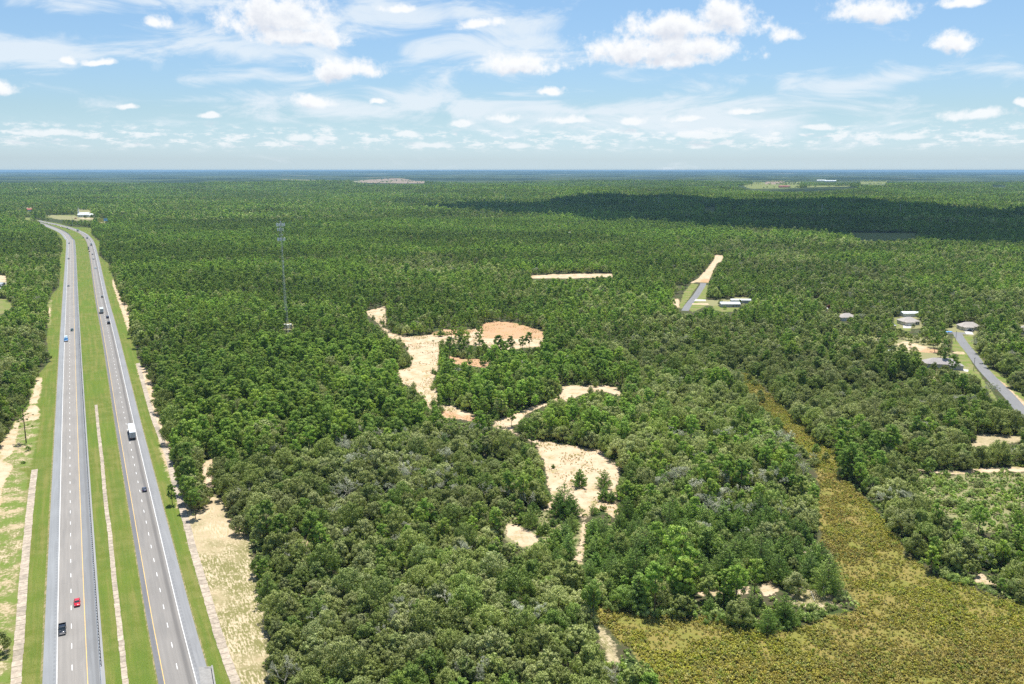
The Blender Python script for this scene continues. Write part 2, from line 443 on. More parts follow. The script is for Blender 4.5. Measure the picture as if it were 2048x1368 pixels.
RED = [c4((880, 280), (1110, 285), (1330, 345), (1320, 400), (900, 400)), c4((660, 505), (780, 530), (960, 540), (950, 610), (850, 600), (700, 580)), c4((560, 335), (760, 340), (900, 340), (740, 385), (560, 375)), c4((950, 285), (1110, 290), (1130, 310), (980, 310)),
       c6((1150, 555), (1340, 560), (1320, 590), (1180, 585)), c6((1760, 760), (1850, 850), (2030, 1040), (2050, 1080), (1950, 980), (1800, 850)), c8((380, 600), (540, 590), (530, 660), (400, 640)),
       c4((600, 880), (900, 950), (860, 970), (640, 935)), c7((1640, 110), (1780, 100), (1900, 120), (1700, 165))]
MARSH = [c7((270, 0), (330, 120), (470, 250), (480, 330), (520, 450), (510, 600), (495, 690), (540, 800), (515, 870), (600, 930), (640, 1060), (670, 1180), (760, 1250), (800, 1368))
         + [(1712, 1215)] + c5((1960, 900), (1790, 940), (1620, 995), (1530, 1005), (1420, 985), (1300, 930), (1130, 935), (850, 895), (700, 870), (705, 950), (760, 975), (830, 1060), (880, 1080), (950, 1180), (1015, 1251))
         + [(1325, 1500), (2400, 1500), (2400, 1260), (2048, 1212)] + c7((1850, 1280), (1620, 1200), (1350, 1110), (1250, 1020), (1140, 950), (1110, 840), (960, 690), (870, 570), (780, 470), (740, 430), (640, 380), (650, 300), (620, 200), (500, 130), (400, 0)),
         [(1480, 745), (1500, 750), (1540, 790), (1580, 830), (1615, 870), (1580, 870), (1545, 835), (1500, 790)]]
SPARSE = [(c4((580, 320), (900, 320), (900, 470), (1100, 480), (1310, 470), (1300, 500), (1050, 560), (950, 620), (650, 600), (620, 470), (740, 430), (560, 380)), 0.40),
          (c4((590, 830), (760, 860), (1000, 960), (1150, 990), (1180, 1060), (950, 1010), (640, 950)), 0.45),
          (c6((700, 430), (1350, 470), (1500, 700), (1550, 900), (1180, 780), (1000, 600), (700, 520)), 0.55),
          (c7((1200, 370), (1460, 370), (1500, 500), (1900, 600), (2000, 700), (1750, 800), (1500, 700), (1250, 500)), 0.16),
          (c7((1650, 900), (2090, 700), (2090, 1400), (1900, 1280), (1500, 1130)), 0.65),
          (c5((250, 450), (460, 400), (660, 470), (640, 680), (500, 650), (270, 560)), 0.55),
          (c8((0, 700), (240, 660), (360, 670), (60, 1100), (-80, 1000)), 0.3),
          ([(1430, 690), (1500, 740), (1560, 800), (1620, 870), (1640, 900), (1590, 900), (1540, 850), (1470, 770)], 0.22)]
LAWN = [c8((250, 660), (360, 670), (100, 1050), (60, 1030), (130, 800)), c8((500, 680), (470, 900), (480, 1000), (260, 1100), (200, 1060), (340, 860), (440, 690)), c8((560, 960), (960, 980), (980, 1040), (850, 1100), (600, 1070)),
        c6((970, 300), (1010, 300), (1030, 380), (1190, 390), (1190, 350), (1110, 345), (1100, 420), (960, 380)), c6((1436, 350), (1500, 360), (1540, 425), (1436, 418)), c6((1960, 360), (2040, 370), (2040, 450), (1960, 420)),
        c6((1440, 450), (1520, 520), (1600, 680), (1720, 850), (1820, 1000), (1760, 960), (1600, 760), (1480, 740), (1480, 600), (1430, 560)), c6((1500, 450), (1600, 445), (1620, 560), (1740, 720), (1900, 780), (1890, 850), (2060, 960), (2060, 1060), (1900, 900), (1700, 720), (1600, 600)),
        [(-40, 600), (15, 598), (25, 612), (12, 625), (-40, 640)], [(0, 612), (20, 612), (12, 620)], c2((240, 175), (330, 180), (330, 200), (250, 205)), [(90, 430), (150, 430), (150, 437), (90, 436)],
        [(1697, 465), (1833, 466), (1830, 478), (1725, 482)], [(1408, 415), (1432, 415), (1432, 423), (1408, 422)], [(1462, 416), (1472, 416), (1470, 423)]]
FIELDS = [([(1475, 374), (1505, 368), (1600, 368), (1600, 376), (1690, 372), (1720, 376), (1640, 382), (1560, 384), (1510, 382)], 0), ([(1530, 367), (1570, 367), (1560, 371), (1530, 370)], 1),
          ([(1610, 372), (1670, 371), (1672, 375), (1620, 375)], 1), ([(1720, 366), (1772, 367), (1772, 371), (1720, 370)], 0), ([(1510, 354), (1600, 355), (1590, 359), (1510, 357)], 0),
          ([(1984, 371), (2012, 371), (2012, 376), (1984, 375)], 0), ([(700, 363), (790, 361), (850, 364), (848, 368), (740, 369)], 1), ([(1744, 350), (1780, 351), (1780, 355), (1744, 353)], 1)]
YARDS = [[(198, 437), (214, 437), (214, 446), (198, 446)], [(563, 646), (588, 646), (587, 660), (565, 660)],                      # tower compound
         c6((515, 268), (645, 272), (650, 305), (560, 330), (505, 295)), c6((1035, 275), (1130, 275), (1160, 310), (1195, 350), (1195, 390), (1010, 390), (990, 330), (1010, 300)),
         c6((1370, 405), (1436, 375), (1490, 350), (1640, 350), (1640, 400), (1620, 450), (1440, 430), (1375, 425)), c6((1970, 350), (2060, 350), (2060, 430), (1990, 420)),
         c6((1180, 600), (1330, 600), (1500, 670), (1480, 690), (1250, 690), (1180, 640)), c6((895, 565), (950, 565), (950, 598), (895, 598)),
         c8((560, 905), (870, 900), (890, 870), (1135, 865), (1135, 930), (1000, 990), (560, 1000), (400, 990), (290, 910)), c6((395, 235), (455, 210), (460, 250), (400, 255)),
         c6((1480, 690), (1570, 700), (1570, 740), (1480, 740)), [(88, 430), (190, 434), (190, 440), (150, 442), (110, 438)], [(154, 420), (184, 421), (184, 431), (154, 430)],
         [(1134, 464), (1144, 464), (1144, 468), (1134, 468)], [(52, 417), (66, 417), (66, 424), (52, 424)], [(-40, 550), (13, 551), (13, 572), (-40, 575)]]
GRAVEL_ROAD_W = [c6((1480, 430), (1545, 430), (1620, 560), (1720, 700), (1850, 850), (1960, 960), (2060, 1090), (2060, 1180), (1960, 1090), (1830, 970), (1700, 790), (1600, 660), (1530, 540), (1450, 440)),
                 c6((1380, 412), (1610, 422), (1600, 440), (1400, 432)), c8((370, 655), (500, 655), (420, 760), (330, 880), (250, 1000), (240, 1110), (160, 1100), (70, 1060), (140, 960), (250, 820), (320, 720))]
CLEAR = [CORRIDOR] + DIRT + SAND + MARSH + LAWN + YARDS + GRAVEL_ROAD_W + LEFT_SAND + [f for f, _ in FIELDS]

def wpoly(pts):
    return np.array([P(a, b) for a, b in pts])
def pip(poly, x, y):
    """points in polygon"""
    inside = np.zeros(x.shape, bool)
    px, py = poly[:, 0], poly[:, 1]; n = len(px); j = n - 1
    bb = (x >= px.min()) & (x <= px.max()) & (y >= py.min()) & (y <= py.max())
    idx = np.nonzero(bb)[0]
    if len(idx) == 0: return inside
    xx, yy = x[idx], y[idx]; ins = np.zeros(len(idx), bool)
    for i in range(n):
        c = ((py[i] > yy) != (py[j] > yy))
        with np.errstate(divide='ignore', invalid='ignore'):
            xi = (px[j] - px[i]) * (yy - py[i]) / (py[j] - py[i] + 1e-12) + px[i]
        ins ^= c & (xx < xi); j = i
    inside[idx] = ins
    return inside
def sdist(poly, x, y, lim):
    """soft inclusion: 0.5 at the outline, 1 well inside (lim metres)"""
    out = np.zeros(x.shape)
    px, py = poly[:, 0], poly[:, 1]
    bb = (x >= px.min() - lim) & (x <= px.max() + lim) & (y >= py.min() - lim) & (y <= py.max() + lim)
    idx = np.nonzero(bb)[0]
    if len(idx) == 0: return out
    xx, yy = x[idx], y[idx]; d = np.full(len(idx), 1e9)
    n = len(px); j = n - 1
    for i in range(n):
        ax, ay, bx, by = px[j], py[j], px[i], py[i]
        L = (bx - ax) ** 2 + (by - ay) ** 2 + 1e-9
        t = np.clip(((xx - ax) * (bx - ax) + (yy - ay) * (by - ay)) / L, 0, 1)
        d = np.minimum(d, np.hypot(xx - ax - t * (bx - ax), yy - ay - t * (by - ay))); j = i
    s = np.where(pip(poly, xx, yy), d, -d)
    out[idx] = np.clip(0.5 + s / (2 * lim), 0, 1)
    return out
def mask(polys, x, y, lim):
    m = np.zeros(x.shape)
    for p in polys: m = np.maximum(m, sdist(wpoly(p), x, y, lim))
    return m

def vnoise(x, y, s, seed):
    """smooth value noise on a lattice, numpy"""
    rg = np.random.default_rng(seed); tab = rg.random((256, 256))
    X, Y = x / s, y / s; xi, yi = np.floor(X).astype(int), np.floor(Y).astype(int)
    fx_, fy_ = X - xi, Y - yi; fx_ = fx_ * fx_ * (3 - 2 * fx_); fy_ = fy_ * fy_ * (3 - 2 * fy_)
    g_ = lambda a, b: tab[(xi + a) & 255, (yi + b) & 255]
    return (g_(0, 0) * (1 - fx_) + g_(1, 0) * fx_) * (1 - fy_) + (g_(0, 1) * (1 - fx_) + g_(1, 1) * fx_) * fy_

# ------------------------------------------------------------------ ground: one sheet to the horizon
azs = np.concatenate([np.arange(-180, -38, 4.0), np.arange(-37, 37.01, 0.125), np.arange(38, 180, 4.0)])
rads = [30.0, 80.0, 120.0]
while rads[-1] < 1500: rads.append(rads[-1] * 1.008)
while rads[-1] < 14000: rads.append(rads[-1] * 1.014)
while rads[-1] < 52000: rads.append(rads[-1] * 1.05)
rads = np.array(rads)
AA, RR = np.meshgrid(np.radians(azs), rads)
gx = (np.sin(AA) * RR).ravel(); gy = (np.cos(AA) * RR).ravel()
gz = HT(gx, gy)
na, nr = len(azs), len(rads)
me = bpy.data.meshes.new('ground')
verts = np.stack([gx, gy, gz], 1)
verts = np.vstack([verts, [[0, 0, 0]]])
ii = np.arange(nr - 1)[:, None] * na; jj = np.arange(na)[None, :]; j2 = (jj + 1) % na
quads = np.stack([ii + jj, ii + na + jj, ii + na + j2, ii + j2], -1).reshape(-1, 4)
tris = np.stack([np.full(na, nr * na), np.arange(na), (np.arange(na) + 1) % na], 1)
nv, nq, nt_ = len(verts), len(quads), len(tris)
me.vertices.add(nv); me.vertices.foreach_set('co', verts.ravel().astype(np.float32))
me.loops.add(nq * 4 + nt_ * 3)
me.loops.foreach_set('vertex_index', np.concatenate([quads.ravel(), tris.ravel()]).astype(np.int32))
me.polygons.add(nq + nt_)
me.polygons.foreach_set('loop_start', np.concatenate([np.arange(nq) * 4, nq * 4 + np.arange(nt_) * 3]).astype(np.int32))
me.update(calc_edges=True); me.validate()
gr = np.hypot(verts[:, 0], verts[:, 1])
fan = np.nonzero((np.abs(np.arctan2(verts[:, 0], verts[:, 1])) < R(38)) & (gr > 100) & (gr < 13500))[0]
fx, fy = verts[fan, 0], verts[fan, 1]
def setattr_f(name, vals):
    full = np.zeros(nv, np.float32); full[fan] = vals
    a = me.attributes.new(name, 'FLOAT', 'POINT'); a.data.foreach_set('value', full)
    return full
setattr_f('verge', mask([CORRIDOR], fx, fy, 1.5))
setattr_f('lawn', mask(LEFT_DRY + LAWN + [f for f, k in FIELDS if k == 0], fx, fy, 1.5))
setattr_f('sand', mask(SAND + LEFT_SAND + RIGHT_SANDEDGE, fx, fy, 2.2))
setattr_f('bank', np.maximum(mask([BANK] + DIRT, fx, fy, 3.0), 0.47 * mask(LEFT_DRY, fx, fy, 3.0)))
setattr_f('red', mask(RED, fx, fy, 5.0))
setattr_f('marsh', mask(MARSH, fx, fy, 3.0))
setattr_f('field', mask([f for f, k in FIELDS if k == 1], fx, fy, 8.0))
setattr_f('yard', mask(YARDS + [c7((1200, 375), (1480, 372), (1700, 358), (2120, 352), (2120, 520), (1960, 640), (1850, 800), (1560, 760), (1400, 640), (1230, 520)), c6((700, 430), (1350, 470), (1500, 700), (1550, 900), (1180, 780), (1000, 600)), c5((250, 450), (460, 420), (640, 480), (620, 660), (500, 640), (270, 560))], fx, fy, 4.0))

mg, nt = mat('ground_cover')
pos = nt.node('ShaderNodeNewGeometry').outputs['Position']
n_big = nt.noise(pos, 0.02, 4, 0.6); n_mid = nt.noise(pos, 0.13, 5, 0.62); n_fine = nt.noise(pos, 0.9, 5, 0.65); n_vf = nt.noise(pos, 3.5, 3, 0.7)
edge = nt.math('ADD', nt.math('MULTIPLY', nt.math('SUBTRACT', n_mid, 0.5), 1.5), nt.math('MULTIPLY', nt.math('SUBTRACT', n_fine, 0.5), 1.2))
def m_of(name, soft=0.07, thr=0.5):
    return nt.ramp(nt.math('ADD', nt.attr(name), nt.math('MULTIPLY', edge, 0.9)), thr - soft, thr + soft)
# forest floor: leaf litter, weeds, bare patches
floor = nt.mix(nt.ramp(n_mid, 0.42, 0.6), (0.076, 0.069, 0.037), (0.051, 0.076, 0.022))
floor = nt.mix(nt.math('MULTIPLY', nt.ramp(n_fine, 0.60, 0.75), 0.5), floor, (0.202, 0.152, 0.101))
# far away the sheet stands for closed canopy
xyz = nt.sep(pos)
rad = nt.vmath('LENGTH', nt.comb(xyz[0], xyz[1], 0.0), out=1)
stand = nt.noise(nt.vmath('MULTIPLY', pos, (0.55, 1.0, 1.0)), 0.00135, 5, 0.65)
canopy = nt.mix(nt.ramp(stand, 0.44, 0.56), (0.022, 0.044, 0.014), (0.088, 0.122, 0.040))
canopy = nt.mix(nt.ramp(nt.noise(pos, 0.035, 3, 0.7), 0.40, 0.62), nt.vmath('SCALE', canopy, 0.50), nt.vmath('SCALE', canopy, 0.95))
clr = nt.ramp(nt.noise(nt.vmath('MULTIPLY', pos, (0.45, 1.0, 1.0)), 0.00075, 4, 0.55), 0.635, 0.655)
clr = nt.math('MULTIPLY', clr, nt.ramp(rad, 7600, 8200))
canopy = nt.mix(clr, canopy, nt.mix(nt.ramp(n_big, 0.4, 0.6), (0.172, 0.192, 0.076), (0.253, 0.213, 0.152)))
floor = nt.mix(nt.ramp(rad, 1800, 3800), floor, canopy)
(hx0, hy0), (hx1, hy1) = P(144.7, 1368), P(139.3, 700)
HA = math.atan2(hx1 - hx0, hy1 - hy0)
acr = nt.math('SUBTRACT', nt.math('MULTIPLY', xyz[0], math.cos(HA)), nt.math('MULTIPLY', xyz[1], math.sin(HA)))
aln = nt.math('ADD', nt.math('MULTIPLY', xyz[0], math.sin(HA)), nt.math('MULTIPLY', xyz[1], math.cos(HA)))
# mown verge grass
gA = nt.mix(nt.ramp(n_mid, 0.38, 0.60), (0.120, 0.149, 0.026), (0.167, 0.181, 0.045))
gA = nt.mix(nt.ramp(n_big, 0.45, 0.62), gA, (0.122, 0.170, 0.026))
gA = nt.mix(nt.math('MULTIPLY', nt.ramp(n_fine, 0.56, 0.74), 0.5), gA, (0.232, 0.207, 0.091))
mow = nt.noise(nt.comb(acr, nt.math('MULTIPLY', aln, 0.04), 0.0), 0.5, 4, 0.62)
gA = nt.mix(nt.math('MULTIPLY', nt.ramp(mow, 0.44, 0.62), 0.55), gA, (0.090, 0.147, 0.023))
gA = nt.mix(nt.math('MULTIPLY', nt.ramp(mow, 0.46, 0.34), 0.5), gA, (0.201, 0.190, 0.057))
gA = nt.vmath('SCALE', gA, nt.ramp(n_vf, 0.28, 0.72, 0.62, 1.28))
col = nt.mix(m_of('verge', 0.12), floor, gA)
col = nt.mix(m_of('lawn', 0.12), col, nt.mix(nt.ramp(n_mid, 0.4, 0.6), (0.141, 0.192, 0.040), (0.213, 0.202, 0.081)))
# dry grass and sand of the cut slopes, raked in streaks
stv = nt.comb(acr, nt.math('MULTIPLY', aln, 0.16), 0.0)
streak = nt.noise(stv, 2.0, 5, 0.65, 0.6)
sandc = nt.mix(nt.ramp(n_mid, 0.35, 0.65), (0.575, 0.443, 0.305), (0.477, 0.356, 0.236))
sandc = nt.mix(nt.math('MULTIPLY', nt.ramp(n_fine, 0.58, 0.72), 0.35), sandc, (0.324, 0.253, 0.152))
dry = nt.mix(nt.ramp(nt.math('ADD', nt.math('ADD', nt.math('MULTIPLY', streak, 0.45), nt.math('MULTIPLY', n_mid, 0.25)), nt.math('MULTIPLY', n_fine, 0.3)), 0.47, 0.57), (0.190, 0.178, 0.067), (0.517, 0.420, 0.282))
dry = nt.mix(nt.ramp(n_big, 0.44, 0.60), dry, nt.mix(nt.ramp(streak, 0.42, 0.62), sandc, (0.365, 0.314, 0.172)))
col = nt.mix(m_of('bank', 0.15), col, dry)
col = nt.mix(m_of('yard', 0.15), col, (0.243, 0.232, 0.112))
rut = nt.math('ABSOLUTE', nt.math('SUBTRACT', nt.math('FRACT', nt.math('MULTIPLY', nt.noise(nt.vmath('MULTIPLY', pos, (1.0, 0.55, 1.0)), 0.035, 2, 0.4, 0.8), 9.0)), 0.5))
rutm = nt.math('MULTIPLY', nt.ramp(rut, 0.10, 0.04), nt.ramp(n_mid, 0.42, 0.6))
sandc = nt.mix(nt.math('MULTIPLY', rutm, 0.55), sandc, (0.345, 0.259, 0.161))
sandc = nt.mix(nt.math('MULTIPLY', nt.ramp(nt.noise(pos, 0.06, 4, 0.65), 0.52, 0.66), 0.5), sandc, (0.471, 0.316, 0.178))
redc = nt.mix(nt.ramp(n_fine, 0.4, 0.62), (0.506, 0.293, 0.156), (0.384, 0.182, 0.091))
sandr = nt.mix(nt.math('MULTIPLY', m_of('red', 0.25), 0.75), sandc, redc)
weeds = nt.math('MULTIPLY', nt.ramp(nt.math('ADD', nt.math('MULTIPLY', n_mid, 0.6), nt.math('MULTIPLY', n_fine, 0.4)), 0.525, 0.60), 0.7)
sandr = nt.mix(weeds, sandr, (0.274, 0.263, 0.101))
col = nt.mix(m_of('sand', 0.06), col, sandr)
marc = nt.mix(nt.ramp(n_mid, 0.40, 0.58), (0.200, 0.195, 0.044), (0.250, 0.200, 0.060))
marc = nt.vmath('SCALE', marc, nt.ramp(n_vf, 0.3, 0.7, 0.70, 1.2))
marc = nt.mix(nt.math('MULTIPLY', nt.ramp(n_fine, 0.45, 0.7), 0.5), marc, (0.150, 0.180, 0.050))
marc = nt.mix(nt.math('MULTIPLY', nt.ramp(n_big, 0.52, 0.66), 0.7), marc, (0.259, 0.190, 0.067))
col = nt.mix(m_of('marsh', 0.15), col, marc)
col = nt.mix(m_of('field', 0.15), col, (0.265, 0.201, 0.138))
nrm = bump(nt, nt.math('ADD', nt.math('MULTIPLY', n_fine, 0.6), nt.math('MULTIPLY', n_vf, 0.3)), 0.5, 0.7)
finish(nt, principled(nt, col, 0.95, 0, 0.1, nrm))
me.materials.append(mg)
ground = link('ground', me, kind='structure')
ground['label'] = 'flat ground of forest floor, grass verges, sand and marsh reaching the horizon'

# ------------------------------------------------------------------ the highway
def spline(pts, step=6.0):
    """Catmull-Rom through world points, resampled"""
    p = [Vector((a, b, 0)) for a, b in pts]
    p = [p[0] * 2 - p[1]] + p + [p[-1] * 2 - p[-2]]
    out = []
    for i in range(1, len(p) - 2):
        n = max(1, int((p[i + 1] - p[i]).length / step))
        for k in range(n):
            t = k / n; a, b, c, d = p[i - 1], p[i], p[i + 1], p[i + 2]
            t2, t3 = t * t, t * t * t
            out.append(0.5 * ((2 * b) + (c - a) * t + (2 * a - 5 * b + 4 * c - d) * t2 + (3 * b - a - 3 * c + d) * t3))
    out.append(p[-2])
    return out
L_PX = [(148.5, 1640), (144.7, 1368), (142, 1181), (139.8, 900), (139.3, 700), (140, 600), (141, 487), (136.5, 477), (129, 467.5), (118, 461), (109, 457), (92, 450.5), (70, 443.5)]
R_PX = [(422, 1640), (359.5, 1358), (333.3, 1243), (310.6, 1133), (292.8, 1046), (266, 915), (249.8, 835.6), (234.4, 756), (215.5, 660), (202, 600), (194.4, 558), (187.5, 518), (180.5, 487), (173.5, 475), (162, 465.5), (140, 456.5), (118, 450.6), (97, 446), (80, 442.3), (62, 438.3)]
LC = spline([P(*a) for a in L_PX]); RC = spline([P(*a) for a in R_PX])
def smooth(line, it):
    for _ in range(it):
        line = [line[0]] + [(line[i - 1] + line[i] * 2 + line[i + 1]) / 4 for i in range(1, len(line) - 1)] + [line[-1]]
    return line
LC = smooth(LC, 4); RC = smooth(RC, 4)
def normals(line):
    out = []
    for i in range(len(line)):
        t = (line[min(i + 1, len(line) - 1)] - line[max(i - 1, 0)]).normalized()
        out.append(Vector((t.y, -t.x, 0)))        # to the right of travel away from the camera
    return out
def arclen(line):
    s = [0.0]
    for i in range(1, len(line)): s.append(s[-1] + (line[i] - line[i - 1]).length)
    return s
def at_s(line, ss, s):
    i = int(np.clip(np.searchsorted(ss, s) - 1, 0, len(line) - 2))
    t = (s - ss[i]) / max(1e-6, ss[i + 1] - ss[i])
    p = line[i].lerp(line[i + 1], t); d = (line[i + 1] - line[i]).normalized()
    return p, d
def band(line, nn, a, b, z, s0=0, s1=1e9, ss=None, base=None):
    """strip between offsets a and b"""
    vs, fs = [], []
    for i, (p, n) in enumerate(zip(line, nn)):
        if ss is not None and not (s0 <= ss[i] <= s1): continue
        h = float(HT(p.x, p.y)) if abs(p.y) > 2600 else 0.0
        aa = a(ss[i]) if callable(a) else a; bb = b(ss[i]) if callable(b) else b
        vs += [(p + n * aa)[:2] + (z + h,), (p + n * bb)[:2] + (z + h,)]
    for i in range(len(vs) // 2 - 1): fs.append((2 * i, 2 * i + 1, 2 * i + 3, 2 * i + 2))
    return vs, fs
LN, RN = normals(LC), normals(RC); LS, RS = arclen(LC), arclen(RC)

def asphalt(name, base, streaks=(), rumble=False, joint=0.0):
    m, nt = mat(name)
    uv = nt.attr('lane', 'Vector'); u, v, _ = nt.sep(uv)       # u metres across, v metres along
    along = nt.comb(u, nt.math('MULTIPLY', v, 0.03), 0)
    n1 = nt.noise(along, 1.6, 4, 0.6); n2 = nt.noise(uv, 3.0, 4, 0.7); n3 = nt.noise(uv, 0.05, 3, 0.5)
    f = nt.math('ADD', nt.ramp(n1, 0.3, 0.7, 0.93, 1.06), nt.ramp(n2, 0.2, 0.8, -0.06, 0.06))
    f = nt.math('MULTIPLY', f, nt.ramp(n3, 0.3, 0.7, 0.95, 1.05))
    c = nt.vmath('SCALE', base, f)
    for (uc, w, amt, colr) in streaks:
        wob = nt.math('MULTIPLY', nt.math('SUBTRACT', nt.noise(nt.comb(0, v, 0), 0.02, 2), 0.5), 0.5)
        d = nt.math('ABSOLUTE', nt.math('SUBTRACT', nt.math('ADD', u, wob), uc))
        s_ = nt.math('MULTIPLY', nt.ramp(d, w, w * 0.25), nt.math('MULTIPLY', amt, nt.ramp(n1, 0.3, 0.6, 0.7, 1.0)))
        c = nt.mix(s_, c, colr)
    if rumble:
        d = nt.math('ABSOLUTE', nt.math('SUBTRACT', u, rumble))
        sw = nt.math('GREATER_THAN', nt.math('FRACT', nt.math('MULTIPLY', v, 0.42)), 0.45)
        c = nt.mix(nt.math('MULTIPLY', nt.math('MULTIPLY', nt.ramp(d, 0.28, 0.18), sw), 0.30), c, (0.12, 0.12, 0.125))
    if joint:
        # patched transverse cracks, here and there
        fr = nt.math('ABSOLUTE', nt.math('SUBTRACT', nt.math('FRACT', nt.math('ADD', nt.math('MULTIPLY', v, 1 / joint), nt.math('MULTIPLY', n3, 3.0))), 0.5))
        c = nt.mix(nt.math('MULTIPLY', nt.ramp(fr, 0.006, 0.003), 0.25), c, (0.11, 0.11, 0.11))
    pt = nt.noise(nt.comb(nt.math('MULTIPLY', u, 0.35), nt.math('MULTIPLY', v, 0.035), 3.0), 1.0, 2, 0.4)
    c = nt.mix(nt.math('MULTIPLY', nt.ramp(pt, 0.60, 0.63), 0.16), c, (0.13, 0.13, 0.13))
    finish(nt, principled(nt, c, 0.85, 0, 0.25, bump(nt, n2, 0.01, 0.4)))
    return m
def road_obj(name, line, nn, ss, a, b, z, material, parent=None, **kw):
    vs, fs = [], []; uvs = []
    N = 5
    for i, (p, n) in enumerate(zip(line, nn)):
        aa = a(ss[i]) if callable(a) else a; bb = b(ss[i]) if callable(b) else b
        for k in range(N):
            o = aa + (bb - aa) * k / (N - 1)
            vs.append((p.x + n.x * o, p.y + n.y * o, z)); uvs.append((o, ss[i], 0))
    for i in range(len(line) - 1):
        for k in range(N - 1):
            q = i * N + k; fs.append((q, q + 1, q + N + 1, q + N))
    me = bpy.data.meshes.new(name); me.from_pydata(vs, [], fs)
    at = me.attributes.new('lane', 'FLOAT_VECTOR', 'POINT'); at.data.foreach_set('vector', np.array(uvs, np.float32).ravel())
    me.materials.append(material)
    # the sheet has real thickness: a shallow skirt
    o_ = link(name, me, parent, **kw)
    return o_
M_LANE_L = asphalt('lane_concrete_grey', (0.246, 0.228, 0.207), ((-2.0, 0.7, 0.22, (0.174, 0.167, 0.159)), (1.8, 0.7, 0.14, (0.184, 0.173, 0.163))), joint=37)
M_LANE_R = asphalt('lane_grey_oil_streak', (0.221, 0.206, 0.189), ((2.35, 0.95, 0.75, (0.113, 0.106, 0.100)), (-1.9, 0.6, 0.18, (0.164, 0.157, 0.149)), (1.2, 0.35, 0.2, (0.164, 0.157, 0.149))), joint=29)
M_SHO_L = asphalt('shoulder_blue_grey', (0.228, 0.236, 0.242), (), rumble=-4.35)
M_SHO_LI = asphalt('inner_shoulder_grey', (0.197, 0.200, 0.202), ((6.1, 0.8, 0.5, (0.119, 0.119, 0.119)),))
M_SHO_R = asphalt('outer_shoulder_grey', (0.222, 0.224, 0.227), (), rumble=4.55)
M_SHO_RI = asphalt('inner_shoulder_rough', (0.152, 0.150, 0.156), (), rumble=-4.4)
M_WHITE = simple('road_paint_white', (0.80, 0.80, 0.78), 0.6, var=0.10, scale=0.6)
M_YELLOW = simple('road_paint_yellow', (0.72, 0.47, 0.13), 0.6, var=0.12, scale=0.6)

lane_l = road_obj('highway_lanes', LC, LN, LS, -3.85, 3.85, 0.012, M_LANE_L, kind='structure', label='pale grey two lane carriageway left of the median, traffic coming closer')
road_obj('shoulder', LC, LN, LS, -7.1, -3.85, 0.012, M_SHO_L, lane_l)
road_obj('inner_shoulder', LC, LN, LS, 3.85, 6.6, 0.012, M_SHO_LI, lane_l)
def r_out(s):                      # widens at the bridge approach near the bottom of the picture
    return 7.3
lane_r = road_obj('highway_lanes', RC, RN, RS, -3.95, 3.95, 0.012, M_LANE_R, kind='structure', label='grey two lane carriageway right of the median with dark oil streak in its right lane')
road_obj('shoulder', RC, RN, RS, 3.95, r_out, 0.012, M_SHO_R, lane_r)
road_obj('inner_shoulder', RC, RN, RS, -5.3, -3.95, 0.012, M_SHO_RI, lane_r)
def line_obj(name, line, nn, ss, a, w, m, parent):
    vs, fs = band(line, nn, a - w / 2, a + w / 2, 0.018, ss=ss)
    MB().add(vs, fs).obj(name, m, parent)
line_obj('edge_line', LC, LN, LS, -3.68, 0.16, M_WHITE, lane_l)
line_obj('edge_line', LC, LN, LS, 3.66, 0.16, M_YELLOW, lane_l)
line_obj('edge_line', RC, RN, RS, 3.80, 0.16, M_WHITE, lane_r)
line_obj('edge_line', RC, RN, RS, -3.80, 0.16, M_YELLOW, lane_r)
for (line, nn, ss, par, off) in ((LC, LN, LS, lane_l, 0.0), (RC, RN, RS, lane_r, 0.0)):
    # phase so that a dash falls where one stands in the photograph
    ref = PV(142, 1181.9) if par is lane_l else PV(353.4, 1332.8)
    k = min(range(len(line)), key=lambda i: (line[i] - ref).length)
    s_ref = ss[k] + (ref - line[k]).dot((line[min(k + 1, len(line) - 1)] - line[k]).normalized())
    s = s_ref % 12.19; b = MB()
    while s < ss[-1] - 5 and s < 2600:
        pts = [at_s(line, ss, s - 1.55), at_s(line, ss, s + 1.55)]
        vs = []
        for p, d in pts:
            n = Vector((d.y, -d.x, 0))
            vs += [(p - n * 0.085)[:2] + (0.018,), (p + n * 0.085)[:2] + (0.018,)]
        b.add(vs, [(0, 1, 3, 2)]); s += 12.19
    b.obj('lane_dashes', M_WHITE, par)

# worn earth along the pavement edge
M_EDGE = asphalt('worn_earth_edge', (0.42, 0.34, 0.22), ())
m, nt = mat('ragged_sand_edge')
pos = nt.node('ShaderNodeNewGeometry').outputs['Position']
n = nt.noise(nt.vmath('MULTIPLY', pos, (1, 0.25, 1)), 1.3, 4, 0.65)
finish(nt, principled(nt, nt.mix(nt.ramp(n, 0.46, 0.58), (0.15, 0.155, 0.05), (0.27, 0.22, 0.12)), 0.95, 0, 0.1))
for nm, ln, nn, ss, a, b_, par in (('worn_verge_edge', LC, LN, LS, -7.65, -7.1, lane_l), ('worn_verge_edge', RC, RN, RS, 7.3, 7.75, lane_r), ('worn_verge_edge', RC, RN, RS, -5.7, -5.3, lane_r)):
    vs, fs = band(ln, nn, a, b_, 0.008, ss=ss)
    MB().add(vs, fs).obj(nm, m, par)

